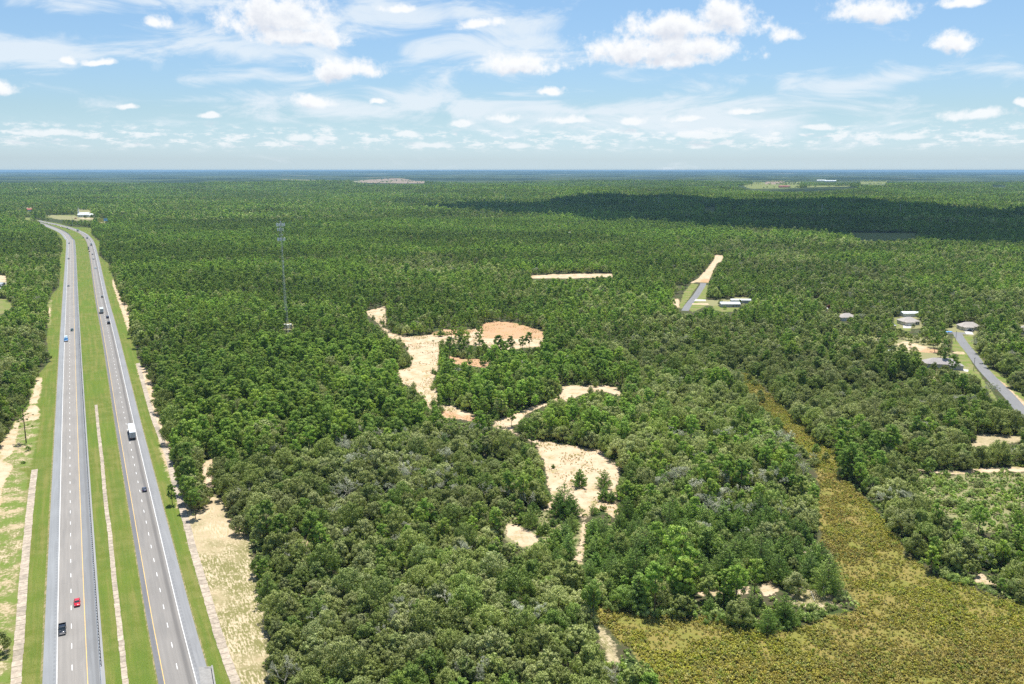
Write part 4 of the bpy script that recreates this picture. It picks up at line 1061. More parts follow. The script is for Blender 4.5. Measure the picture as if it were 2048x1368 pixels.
house('farm_shed', 1660, 368, 110, 30, 0.0, M_WROOF, M_WALLW, 'right of two long white sheds beyond the far green fields', garage=False, windows=False, h=8, rh=6, gable=True, cat='shed')
# white church with a steeple near the bend
cx, cyy = P(168, 434)
ch = empty('church', (cx, cyy, 0), 0.25, 'white church with a thin steeple in a clearing beyond the bend', 'church')
MB().box((0, 0, 3.5), (30, 14, 7)).obj('wall', M_WALLW, ch)
hip_roof(30, 14, 7.1, 6, gable=True).obj('roof', M_WROOF, ch)
MB().box((19, 2, 2.5), (18, 12, 5)).obj('wall', M_WALLW, ch)
b = hip_roof(18, 12, 5.1, 4.5); b.v = [(a + 19, c + 2, e) for a, c, e in b.v]; b.obj('roof', M_WROOF, ch)
tw = MB().box((-13.5, 0, 7), (4.0, 4.0, 14)).obj('tower', M_WALLW, ch)
MB().loft([[(-15.5, -2, 14), (-11.5, -2, 14), (-11.5, 2, 14), (-15.5, 2, 14)], [(-13.6, -0.1, 30), (-13.4, -0.1, 30), (-13.4, 0.1, 30), (-13.6, 0.1, 30)]]).obj('spire', M_WALLW, tw)
for i in range(5): win(ch, -9 + i * 4.8, -7.05, 3.2, 1.1, 2.4)
pad('church_drive', [(129, 433.2), (152, 434.0), (172, 436.5), (189, 437), (189, 438.4), (170, 437.8), (150, 435.3), (129, 434.8)], 'pale sandy drive in front of the white church', z=0.05, m=simple('sandy_drive', (0.58, 0.45, 0.30), 0.95))
# billboard on posts beside the highway
bx, by = P(206.5, 455)
bb = empty('billboard', (bx, by, 0), 0.12, 'roadside billboard, yellow on the left and blue on the right, above the trees', 'billboard')
MB().box((-4.0, 0, 17.5), (13, 0.5, 8)).obj('panel', simple('billboard_yellow', (0.90, 0.68, 0.14), 0.6, var=0.1, scale=0.3), bb)
MB().box((6.8, 0.05, 18.3), (8.5, 0.45, 6.5)).obj('panel', simple('billboard_blue', (0.36, 0.58, 0.85), 0.6, var=0.2, scale=0.3), bb)
MB().box((0.5, -0.1, 13.2), (22, 0.7, 0.5)).obj('catwalk', simple('billboard_rust', (0.45, 0.20, 0.08), 0.8), bb)
for k in (-5, 0.5, 6): MB().tube((k, 0.5, 0), (k, 0.5, 14), 0.35, n=8).obj('post', M_POST, bb)
lp = P(145.5, 453)
o = MB().tube((0, 0, 0), (0, 0, 25), 0.35, 0.2, n=8).tube((0, 0, 25), (0, 0, 26), 0.9, 0.5, n=8).obj('light_mast', simple('pale_mast', (0.55, 0.56, 0.56), 0.6), None, (lp[0], lp[1], 0)); tag(o, 'tall pale pole standing at the inside of the bend', 'mast')
# red car at the church, white trailer in the verge, blue tarp, green trailer
rc = vehicle('suv', 151, 437.5, RC, False, 'red', 'red car parked below the white church'); rc.rotation_euler.z = 1.2; rc.scale = (1.5, 1.5, 1.5)
x, y = P(204.5, 487)
rv = empty('travel_trailer', (x, y, 0), 1.3, 'small cream travel trailer tucked under the trees right of the highway bend', 'trailer')
MB().box((0, 0, 1.7), (2.4, 6.0, 2.2)).obj('body', simple('cream_panel', (0.78, 0.72, 0.58), 0.6), rv, bevel=0.2)
MB().box((1.22, 0.8, 1.9), (0.05, 1.2, 0.7)).obj('window', M_WIN, rv); wheels(rv, (-0.4, 0.4), 1.2, 0.35)
x, y = P(1896, 664.5)
b = MB(); n = 14
hv = [[0.25 + 0.22 * math.sin(i * 1.3 + j * 0.8) * math.cos(j * 1.1) + random.uniform(-0.05, 0.05) for i in range(n)] for j in range(6)]
vs = [(-3.4 + 6.8 * i / (n - 1), -1.6 + 3.2 * j / 5, hv[j][i]) for j in range(6) for i in range(n)]
b.add(vs, [(j * n + i, j * n + i + 1, (j + 1) * n + i + 1, (j + 1) * n + i) for j in range(5) for i in range(n - 1)])
o = b.obj('blue_tarp', simple('blue_tarpaulin', (0.05, 0.30, 0.72), 0.45), None, (x, y, 0.3)); tag(o, 'crumpled bright blue tarpaulin at the end of the diagonal street', 'tarp')
md = o.modifiers.new('thick', 'SOLIDIFY'); md.thickness = 0.04
V('pickup_truck', 1801, 641, LC, True, 'blue', 'small blue car parked left of the beige house with the shed')
c = V('suv', 1852, 737, LC, True, 'white', 'white car parked against the long grey brown roofed house')
x, y = PV(1852, 728)[:2]; c.location = (x, y, 0.02); c.rotation_euler.z = 1.3
V('pickup_truck', 1941, 663, LC, True, 'black', 'dark pickup parked on the white driveway of the house at the street end')
V('suv', 1787, 652, LC, True, 'white', 'white car half hidden by trees left of the beige house drive')
# utility poles on the diagonal street
def pole(px, py, h, label):
    x, y = P(px, py)
    r = empty('utility_pole', (x, y, 0), 0.7, label, 'utility pole')
    MB().tube((0, 0, 0), (0, 0, h), 0.16, 0.11, n=8).obj('shaft', M_POST, r)
    MB().box((0, 0, h - 0.7), (2.4, 0.12, 0.14)).obj('crossarm', M_POST, r)
    for k in (-1, 0, 1): MB().tube((k, 0, h - 0.62), (k, 0, h - 0.4), 0.06, n=6).obj('insulator', M_STEEL, r)
pole(1911, 683, 8.5, 'thin dark utility pole near the top of the diagonal street')
pole(1947, 742, 9.5, 'utility pole left of the diagonal street near the long roofed house')
pole(2026, 760, 9, 'leaning utility pole right of the diagonal street')
# transmission line far across the woods
M_TPOLE = simple('pale_transmission_pole', (0.55, 0.56, 0.55), 0.6)
far_poles = [(108, 399, 24), (217, 398, 16), (365, 397, 30), (460, 399, 18), (573, 399, 27), (707, 400, 18), (853, 401, 26), (923, 403, 24), (1011, 409, 38), (1185, 407, 30), (1317, 417, 38), (1567, 401, 20), (1643, 432, 34), (1799, 433, 36), (38, 398, 16)]
tm = {}
for i, (px, py, h) in enumerate(far_poles):
    x, y = P(px, py); z = float(HT(x, y))
    side = 'left of the tower' if px < 560 else ('in the cloud shadow' if px > 1150 else 'in the centre')
    r = empty('transmission_pole', (x, y, z), 0.0, 'pale transmission pole above the far woods ' + side + ', %s one from the left' % ['second', 'third', 'fourth', 'fifth', 'sixth', 'seventh', 'eighth', 'ninth', 'tenth', 'eleventh', 'twelfth', 'thirteenth', 'fourteenth', 'last', 'first'][i],
              'transmission pole', 'transmission poles across the far woods')
    w = 0.5 + y / 9000
    MB().tube((0, 0, 0), (0, 0, h), w, w * 0.7, n=6).obj('shaft', M_TPOLE, r)
    for k, zz in enumerate((0.78, 0.92)): MB().box((0, 0, h * zz), (7 - 2 * k, 0.4, 0.4)).obj('crossarm', M_TPOLE, r)

# ------------------------------------------------------------------ communications tower
tx, ty = P(572.5, 661)
TH = 92.5
tower = empty('cell_tower', (tx, ty, 0), 0.3, 'tall guyed lattice communications tower with two crowns of white antennas rising from the pines', 'tower')
M_TOW = simple('tower_steel', (0.42, 0.44, 0.45), 0.6, 0.0)
M_ANT = simple('antenna_white', (0.85, 0.86, 0.86), 0.5, var=0.05)
M_ANTG = simple('antenna_grey_green', (0.60, 0.66, 0.50), 0.5, var=0.1)
tri = [(math.cos(R(a)) * 0.75, math.sin(R(a)) * 0.75) for a in (90, 210, 330)]
for a in tri: MB().tube((a[0], a[1], 0), (a[0], a[1], TH - 1), 0.06, n=6).obj('leg', M_TOW, tower)
b = MB(); z = 0.0; k = 0
while z < TH - 2:
    for i in range(3):
        p, q = tri[i], tri[(i + 1) % 3]
        b.tube((p[0], p[1], z), (q[0], q[1], z), 0.025, n=4, caps=False)
        if k % 2: p, q = q, p
        b.tube((p[0], p[1], z), (q[0], q[1], z + 1.5), 0.022, n=4, caps=False)
    z += 1.5; k += 1
b.obj('bracing', M_TOW, tower, kind='stuff')
def sector(z, rad, ph, panels, hgt, ml):
    fr = MB()
    for i in range(3):
        a = R(90 + 120 * i + ph); c, s_ = math.cos(a), math.sin(a); t = (-s_, c)
        for dz_ in (-hgt * 0.28, hgt * 0.28):
            fr.tube((c * 0.4, s_ * 0.4, z + dz_), (c * rad, s_ * rad, z + dz_), 0.05, n=5)
            fr.tube((c * rad - t[0] * 1.9, s_ * rad - t[1] * 1.9, z + dz_), (c * rad + t[0] * 1.9, s_ * rad + t[1] * 1.9, z + dz_), 0.05, n=5)
        for j in range(panels):
            o = -1.8 + 3.6 * j / (panels - 1)
            MB().box((0, 0, 0), (0.32, 0.72, hgt * (0.85 + 0.3 * ((i * 3 + j * 7) % 4) / 3))).obj('antenna_panel', ml if (i + j) % 3 else M_ANTG, tower, (c * (rad + 0.2) + t[0] * o, s_ * (rad + 0.2) + t[1] * o, z + 0.3 * ((i + j) % 2))).rotation_euler.z = a
            MB().box((0, 0, 0), (0.3, 0.3, 0.6)).obj('radio_unit', M_ANTG, tower, (c * (rad - 0.25) + t[0] * o, s_ * (rad - 0.25) + t[1] * o, z - 0.3))
    fr.obj('mounting_frame', M_TOW, tower)
sector(89.3, 2.4, 0, 4, 2.4, M_ANT)
sector(85.3, 1.7, 25, 3, 2.2, M_ANT)
sector(77.2, 2.2, 10, 4, 2.5, M_ANT)
for (zz, a, r_) in ((80.9, 200, 0.5), (81.0, 320, 0.5), (59, 300, 0.5), (54.8, 290, 0.6), (68, 290, 0.4)):
    c, s_ = math.cos(R(a)), math.sin(R(a))
    MB().tube((c * 0.9, s_ * 0.9, zz), (c * 1.25, s_ * 1.25, zz), r_ * 0.7, r_, n=14).obj('dish', M_ANT, tower)
MB().tube((0, 0, TH - 1), (0, 0, TH + 2.0), 0.05, n=5).obj('lightning_rod', M_TOW, tower)
MB().tube((0, 0, TH - 1.0), (0, 0, TH - 0.2), 0.35, n=8).obj('beacon', M_ANT, tower)
for i in range(3):
    a = R(30 + 120 * i)
    for zz, d_ in ((88, 60), (60, 60), (30, 38)):
        MB().tube((math.cos(a) * 0.7, math.sin(a) * 0.7, zz), (math.cos(a) * d_, math.sin(a) * d_, 0), 0.035, n=4, caps=False).obj('guy_wire', M_TOW, tower)
for i, (dx_, h_, w_) in enumerate(((-1.3, 3.2, 2.5), (1.4, 2.8, 2.0), (4.0, 3.3, 1.8))):
    x, y = P(572.5, 656.5)
    r = empty('equipment_cabinet', (x + dx_, y, 0), 0, ['leftmost white equipment cabinet at the foot of the lattice tower', 'middle white equipment cabinet at the foot of the lattice tower', 'rightmost white equipment cabinet at the foot of the lattice tower'][i], 'cabinet')
    MB().box((0, 0, h_ / 2 + 0.3), (w_, 2.2, h_)).obj('housing', M_ANT, r, bevel=0.04)
    MB().box((0, 0, h_ + 0.36), (w_ + 0.25, 2.45, 0.12)).obj('cover', M_ANT, r)
    MB().box((0, -1.13, h_ / 2 + 0.2), (w_ * 0.6, 0.05, h_ * 0.75)).obj('door', M_FRAME, r)
    MB().box((0, 0, 0.15), (w_ + 0.3, 2.5, 0.3)).obj('plinth', M_CONC, r)

# ------------------------------------------------------------------ tree forms
def leaf_arrays(rg, lobes, nleaf, size, aspect=1.0, shell=0.35, droop=0.0, flat=1.0):
    """lobes: (N,4) centre + radius. Leaves sit in the outer shell of each lobe."""
    lobes = np.asarray(lobes, float)
    wgt = lobes[:, 3] ** 2; wgt = wgt / wgt.sum()
    li = rg.choice(len(lobes), nleaf, p=wgt)
    d = rg.normal(size=(nleaf, 3)); d[:, 2] = d[:, 2] * 0.9 + 0.15
    d /= np.linalg.norm(d, axis=1)[:, None]
    r = lobes[li, 3] * (1 - shell * rg.random(nleaf) ** 1.3)
    off = d * r[:, None]; off[:, 2] *= flat
    c = lobes[li, :3] + off
    # drop leaves buried inside other lobes
    keep = np.ones(nleaf, bool)
    for l in lobes:
        dd = c - l[:3]; dd[:, 2] /= flat
        keep &= ~(np.linalg.norm(dd, axis=1) < l[3] * (1 - shell) * 0.9)
    c, d, li = c[keep], d[keep], li[keep]
    n = len(c)
    nrm = d + rg.normal(size=(n, 3)) * 0.45
    nrm /= np.linalg.norm(nrm, axis=1)[:, None]
    ref = rg.normal(size=(n, 3))
    t = np.cross(nrm, ref); t /= np.linalg.norm(t, axis=1)[:, None] + 1e-9
    b = np.cross(nrm, t)
    s = size * (0.6 + 0.8 * rg.random(n))
    t = t * s[:, None] * 0.5; b = b * s[:, None] * 0.5 * aspect
    v = np.stack([c - t * 1.0, c - b * 0.8, c + t * 1.0, c + b * 0.8], 1)      # lozenges
    lt = rg.random(len(lobes))
    tint = 0.65 * rg.random(n) + 0.35 * lt[li]
    mid = np.average(lobes[:, :3], axis=0, weights=lobes[:, 3]); ext = lobes[:, :3].std(0) * 1.6 + 0.5
    cd = (c - mid) / ext; cd /= np.linalg.norm(cd, axis=1)[:, None] + 1e-6
    cn = 0.45 * d + 0.75 * cd
    cn /= np.linalg.norm(cn, axis=1)[:, None] + 1e-6
    return v, cn, tint
def leaves_mesh(name, parts, material, extra=None, extra_mat=None):
    V_ = np.concatenate([p[0] for p in parts]).reshape(-1, 3)
    N_ = np.repeat(np.concatenate([p[1] for p in parts]), 4, axis=0)
    T_ = np.repeat(np.concatenate([p[2] for p in parts]), 4)
    nl = len(V_) // 4
    ev = np.array(extra.v, float).reshape(-1, 3) if extra else np.zeros((0, 3))
    ef = extra.f if extra else []
    me = bpy.data.meshes.new(name)
    allv = np.vstack([V_, ev]); me.vertices.add(len(allv)); me.vertices.foreach_set('co', allv.ravel().astype(np.float32))
    li = list(range(nl * 4)); 
    starts = list(range(0, nl * 4, 4)); cur = nl * 4
    for f in ef:
        starts.append(cur); li += [i + len(V_) for i in f]; cur += len(f)
    me.loops.add(len(li)); me.loops.foreach_set('vertex_index', np.array(li, np.int32))
    me.polygons.add(len(starts)); me.polygons.foreach_set('loop_start', np.array(starts, np.int32))
    me.materials.append(material)
    if extra:
        me.materials.append(extra_mat)
        mi = np.zeros(len(starts), np.int32); mi[nl:] = 1
    me.update(calc_edges=True)
    if extra: me.polygons.foreach_set('material_index', mi)
    a = me.attributes.new('tint', 'FLOAT', 'POINT'); tt = np.zeros(len(allv), np.float32); tt[:len(T_)] = T_; a.data.foreach_set('value', tt)
    a = me.attributes.new('clump_normal', 'FLOAT_VECTOR', 'POINT'); nn = np.zeros((len(allv), 3), np.float32); nn[:, 2] = 1; nn[:len(N_)] = N_
    a.data.foreach_set('vector', nn.ravel())
    return me
def branches(mb, rg, base_z, top, rad, lobes, k, r0):
    pts = lobes[rg.choice(len(lobes), min(k, len(lobes)), replace=False)]
    for l in pts:
        z0 = base_z + (min(l[2], top) - base_z) * rg.uniform(0.0, 0.45)
        a = np.array([0, 0, z0]); b = l[:3]
        m = (a + b) / 2 + np.array([0, 0, -0.1 * rad])
        mb.tube(a, m, r0 * 0.5, r0 * 0.32, n=4, caps=False); mb.tube(m, b, r0 * 0.32, r0 * 0.1, n=4, caps=False)
def oak_form(seed, H, Rr, nleaf, size, nl=46, nb=9):
    rg = np.random.default_rng(seed)
    lobes = []; sq = rg.uniform(0.72, 1.0); k0 = (26 / nl) ** 0.4
    for i in range(nl):
        a = rg.uniform(0, 2 * math.pi); q = math.sqrt(rg.random())
        rr = q * Rr * 0.86
        zt = H - 0.8 - (q ** 2.2) * (H * 0.42) - rg.uniform(0, 1.7)
        lobes.append((math.cos(a) * rr, math.sin(a) * rr * sq, zt, rg.uniform(0.13, 0.28) * Rr * k0))
    for i in range(nl // 3):
        a = rg.uniform(0, 2 * math.pi); rr = Rr * rg.uniform(0.5, 0.9)
        lobes.append((math.cos(a) * rr, math.sin(a) * rr, H * rg.uniform(0.26, 0.45), rg.uniform(0.16, 0.26) * Rr))
    lobes.append((0, 0, H * 0.62, Rr * 0.42))
    lobes = np.array(lobes)
    leaves = leaf_arrays(rg, lobes, nleaf, size, shell=0.62)
    tr = MB(); lean = rg.normal(size=2) * 0.25
    tr.tube((0, 0, -0.3), (lean[0] * 0.5, lean[1] * 0.5, H * 0.3), 0.17 * Rr / 3.6, 0.13 * Rr / 3.6, n=6); tr.tube((lean[0] * 0.5, lean[1] * 0.5, H * 0.3), (lean[0], lean[1], H * 0.72), 0.13 * Rr / 3.6, 0.05, n=5)
    branches(tr, rg, H * 0.25, H, Rr, lobes, nb, 0.16)
    return [leaves], tr
def pine_form(seed, H, Rr, nleaf, size, low=0.45, nl=44, nb=14):
    """tall pine: bare straight stem, crown of many small tufts on level limbs"""
    rg = np.random.default_rng(seed)
    lobes = []
    for i in range(nl):
        t = rg.random() ** 0.8
        z = H * (low + (1 - low) * t) - 0.4
        env = Rr * (math.sin(min(1.0, (1.12 - t) * 1.25) * math.pi / 2) ** 0.8) * (0.6 + 0.4 * min(1, t * 3 + 0.3))
        a = rg.uniform(0, 2 * math.pi); rr = env * rg.uniform(0.25, 1.0)
        lobes.append((math.cos(a) * rr, math.sin(a) * rr, z, rg.uniform(0.16, 0.27) * Rr))
    lobes.append((0, 0, H - 0.6, 0.26 * Rr))
    lobes = np.array(lobes)
    leaves = leaf_arrays(rg, lobes, nleaf, size, aspect=0.7, shell=0.5, flat=0.72)
    tr = MB()
    tr.tube((0, 0, -0.3), (0.1, 0.05, H * 0.5), 0.19, 0.14, n=6); tr.tube((0.1, 0.05, H * 0.5), (0, 0, H - 0.5), 0.14, 0.03, n=5)
    for l in lobes[rg.choice(len(lobes), min(nb, len(lobes)), replace=False)]:
        tr.tube((0.05, 0, l[2] - 0.3), (l[0], l[1], l[2]), 0.06, 0.02, n=4, caps=False)
    return [leaves], tr
def young_form(seed, H, Rr, nleaf, size):
    """young sand pine: pointed, whorls of up-curved limbs down to the ground"""
    rg = np.random.default_rng(seed)
    lobes = []; tr = MB().tube((0, 0, -0.3), (0, 0, H), 0.13, 0.02, n=6)
    nw = int(H / 0.85)
    for k in range(nw):
        t = (k + 0.3) / nw
        z = 0.5 + (H - 0.8) * t
        L = Rr * (1 - t) ** 0.75 * rg.uniform(0.85, 1.12) + 0.25
        nbr = rg.integers(5, 8)
        a0 = rg.uniform(0, 6.28)
        for i in range(nbr):
            a = a0 + i * 2 * math.pi / nbr + rg.normal() * 0.15; ll = L * rg.uniform(0.7, 1.15)
            c, s_ = math.cos(a), math.sin(a)
            tr.tube((0, 0, z), (c * ll, s_ * ll, z + ll * 0.28), 0.035, 0.012, n=3, caps=False)
            for q in (0.45, 0.72, 1.0):
                lobes.append((c * ll * q, s_ * ll * q, z + ll * 0.28 * q * q + 0.1, max(0.20, ll * 0.24 * (1.25 - 0.4 * q))))
    lobes.append((0, 0, H - 0.1, 0.28))
    leaves = leaf_arrays(rg, np.array(lobes), nleaf, size, aspect=0.6, shell=0.6, flat=0.75)
    return [leaves], tr
def dead_form(seed, H, Rr, twigs=True):
    """bleached oak hung with lichen"""
    rg = np.random.default_rng(seed); tr = MB(); tips = []
    def grow(p, d, L, r, lv):
        q = p + d * L
        tr.tube(p, q, r, r * 0.6, n=5 if lv < 2 else 3, caps=False)
        if lv == 4: tips.append(q); return
        for _ in range(rg.integers(2, 4) if lv else 4):
            nd = d + rg.normal(size=3) * 0.55; nd[2] += 0.12; nd /= np.linalg.norm(nd)
            grow(q, nd, L * rg.uniform(0.6, 0.82), r * 0.58, lv + 1)
        tips.append(q)
    grow(np.array([0, 0, -0.2]), np.array([0.05, 0, 1.0]), H * 0.34, 0.14, 0)
    tips = np.array(tips)
    lobes = np.column_stack([tips, np.full(len(tips), 0.45)])
    return ([leaf_arrays(rg, lobes, 5200 if twigs else 40, 0.20, aspect=0.4, shell=0.95)], tr)
def bush_form(seed, H, Rr, nleaf, size, nl=14):
    rg = np.random.default_rng(seed); lobes = []
    for i in range(nl):
        a = rg.uniform(0, 6.28); q = math.sqrt(rg.random())
        lobes.append((math.cos(a) * q * Rr * 0.8, math.sin(a) * q * Rr * 0.8, H * (1 - 0.6 * q * q) * rg.uniform(0.55, 0.85), rg.uniform(0.2, 0.34) * Rr))
    tr = MB()
    for l in lobes[:6]: tr.tube((0, 0, -0.1), l[:3], 0.04, 0.015, n=3, caps=False)
    return [leaf_arrays(rg, np.array(lobes), nleaf, size, shell=0.8)], tr
class Form:
    def __init__(s, res, nm, m, bark):
        parts, tr = res
        s.crown = leaves_mesh(nm + '_crown', parts, m)
        s.trunk = tr.mesh(nm + '_trunk', bark)
        s.whole = leaves_mesh(nm, parts, m, tr, bark)
OAKS = [Form(oak_form(100 + i, h, r, 6500, 0.34), 'oak_tree', M_OAK, M_BARK) for i, (h, r) in enumerate([(8.5, 4.1), (7.2, 3.9), (9.5, 4.6), (6.4, 2.9), (9.4, 3.4), (11.2, 5.3), (7.8, 4.6)])]
OAKM = [Form(oak_form(150 + i, h, r, 1500, 0.66, nl=26, nb=3), 'oak_tree', M_OAK, M_BARK) for i, (h, r) in enumerate([(9, 4.4), (7.8, 3.8), (10, 5.0), (8.5, 4.0)])]
OAKF = [Form(oak_form(180 + i, h, r, 220, 1.6, nl=12, nb=0), 'oak_tree', M_OAK, M_BARK) for i, (h, r) in enumerate([(10, 5.6), (9, 4.8), (11, 6.2)])]
PINES = [Form(pine_form(200 + i, h, r, 4800, 0.40, lo), 'pine_tree', M_PINE, M_PBARK) for i, (h, r, lo) in enumerate([(13, 3.1, 0.42), (11.5, 2.8, 0.35), (14.5, 3.3, 0.5), (10.5, 2.9, 0.3), (12.5, 3.5, 0.4)])]
PINEM = [Form(pine_form(250 + i, h, r, 1400, 0.64, lo, nl=34, nb=3), 'pine_tree', M_PINE, M_PBARK) for i, (h, r, lo) in enumerate([(12.5, 3.1, 0.35), (11, 2.9, 0.3), (13.5, 3.3, 0.45), (12, 3.6, 0.4)])]
PINEF = [Form(pine_form(280 + i, h, r, 200, 1.5, lo, nl=14, nb=0), 'pine_tree', M_PINE, M_PBARK) for i, (h, r, lo) in enumerate([(13, 4.2, 0.3), (12, 3.8, 0.3), (14, 4.4, 0.35)])]
YOUNG = [Form(young_form(300 + i, h, r, 6500, 0.34), 'young_pine', M_YOUNG, M_PBARK) for i, (h, r) in enumerate([(8.5, 3.6), (7.0, 3.2), (10, 4.0), (5.5, 2.8), (9, 3.4)])]
DEADS = [Form(dead_form(400 + i, h, r), 'bleached_tree', M_LICHEN, M_DEAD) for i, (h, r) in enumerate([(9, 3.5), (8, 3), (10, 4)])]
BARE = [Form(dead_form(430 + i, h, r, False), 'bare_tree', M_LICHEN, M_DEAD) for i, (h, r) in enumerate([(9, 3.5), (8, 3)])]
BUSHES = [Form(bush_form(500 + i, h, r, 1100, 0.26), 'shrub', M_BUSH, M_BARK) for i, (h, r) in enumerate([(2.2, 1.7), (1.7, 1.3), (3.0, 2.0), (2.6, 2.2)])]
TUFTS = [Form(bush_form(600 + i, h, r, 130, 0.24, nl=6), 'marsh_shrub', M_MARSH, M_BARK) for i, (h, r) in enumerate([(0.9, 0.75), (0.6, 0.6), (1.3, 1.0), (0.75, 0.9)])]
WEEDS = [Form(bush_form(650 + i, h, r, 160, 0.40, nl=6), 'undergrowth', M_BUSH, M_BARK) for i, (h, r) in enumerate([(1.6, 1.4), (2.2, 1.7), (1.2, 1.3)])]

# ------------------------------------------------------------------ where the trees stand
def grid(r0, r1, sp, rg, half=R(36)):
    xs = np.arange(-math.sin(half) * r1 - sp, math.sin(half) * r1 + sp, sp); ys = np.arange(max(120, r0 * math.cos(half) - 60), r1, sp * 0.93)
    X, Y = np.meshgrid(xs, ys)
    X = X + (np.arange(len(ys)) % 2)[:, None] * sp * 0.5
    X = X + rg.uniform(-0.42, 0.42, X.shape) * sp; Y = Y + rg.uniform(-0.42, 0.42, Y.shape) * sp
    X, Y = X.ravel(), Y.ravel(); rr = np.hypot(X, Y)
    k = (rr >= r0) & (rr < r1) & (np.abs(np.arctan2(X, Y)) < half + 14 / rr)
    return X[k], Y[k]
CLEARW = [wpoly(p) for p in CLEAR]
CLEAR_PX = [np.array(p, float) for p in CLEAR]
def px_inside(poly, px, py): return pip(poly, px, py)
def clear_of(x, y, h, r):
    """true where neither the foot, the crown nor its sides reach over a clearing as the photograph shows it"""
    bad = np.zeros(len(x), bool)
    rr = np.hypot(x, y)
    near = np.nonzero(rr < 13500)[0]
    xx, yy, hh, wr = x[near], y[near], h[near], r[near]
    z0 = HT(xx, yy)
    tests = []
    for (dx_, dz_, sc_) in ((0, 0.0, 1), (0, 0.93, 1), (0, 0.5, 1), (-0.72, 0.6, 1), (0.72, 0.6, 1), (-0.6, 0.15, 1), (0.6, 0.15, 1)):
        tests.append(PIX(xx + dx_ * wr, yy, z0 + dz_ * hh))
    out = np.zeros(len(near), bool)
    for poly in CLEAR_PX:
        small = np.ptp(poly[:, 0]) * np.ptp(poly[:, 1]) < 1200
        for (a, b) in (tests[:3] if small else tests): out |= pip(poly, a, b)
    bad[near] = out
    return ~bad
def region(name_px): return np.array(name_px, float)
REG_YOUNG = region([(1150, 1010), (1300, 1040), (1450, 1020), (1600, 1060), (1690, 1120), (1735, 1200), (1660, 1230), (1560, 1290), (1420, 1280), (1200, 1230), (1130, 1180), (1080, 1130), (1000, 1090), (1020, 1040)])
REG_PINE = region([(225, 500), (330, 470), (700, 470), (760, 600), (800, 760), (860, 880), (700, 900), (560, 940), (450, 960), (380, 900), (330, 800), (280, 650)])
REG_PINE2 = region([(780, 590), (1080, 620), (1150, 700), (1280, 760), (1260, 900), (1060, 870), (860, 860), (880, 720), (740, 690)])
REG_TOPPINE = region([(-200, 340), (2300, 340), (2300, 455), (1500, 440), (1380, 520), (1450, 640), (900, 520), (-200, 520)])
REG_OAK = region([(430, 960), (900, 880), (1100, 980), (1080, 1130), (1200, 1250), (1330, 1500), (400, 1500), (520, 1200)])
REG_RIGHT = region([(1100, 700), (2300, 560), (2300, 1500), (1400, 1500), (1450, 1000), (1230, 900)])
SPARSE_PX = [(np.array(p, float), k) for p, k in SPARSE]
def scatter(x, y, rg):
    n = len(x); px, py = PIX(x, y, 0.0)
    pine = np.full(n, 0.35); young = np.full(n, 0.03); dead = np.full(n, 0.012)
    def setr(reg, a, b, c):
        m_ = pip(reg, px, py); pine[m_] = a; young[m_] = b; dead[m_] = c
    setr(REG_TOPPINE, 0.68, 0, 0.004); setr(REG_PINE, 0.80, 0.02, 0.006); setr(REG_RIGHT, 0.14, 0.02, 0.03)
    setr(REG_PINE2, 0.62, 0.05, 0.01); setr(REG_OAK, 0.07, 0.035, 0.03); setr(REG_YOUNG, 0.22, 0.60, 0.015)
    dz1 = pip(region([(1330, 860), (1640, 880), (1640, 1130), (1330, 1110)]), px, py) | pip(region([(660, 880), (1010, 880), (1080, 1010), (640, 1040)]), px, py)
    dead = np.where(dz1, 0.05 + 0.16 * (vnoise(x, y, 17, 77) > 0.55), dead)
    m1 = vnoise(x, y, 55, 3) * 0.6 + vnoise(x, y, 21, 4) * 0.4
    pine = np.clip(pine + (m1 - 0.5) * 1.1 * (pine > 0.05), 0, 1); young = np.clip(young * (0.3 + 1.6 * vnoise(x, y, 30, 9)) if True else young, 0, 1)
    u = rg.random(n)
    kind = np.where(u < dead, 3, np.where(u < dead + young, 2, np.where(u < dead + young + pine * (1 - young), 1, 0)))
    keepp = np.full(n, 1.0)
    for p_, k_ in SPARSE_PX: keepp[pip(p_, px, py)] = k_
    inner = rg.random(n) < keepp
    return kind, inner
tiers = []
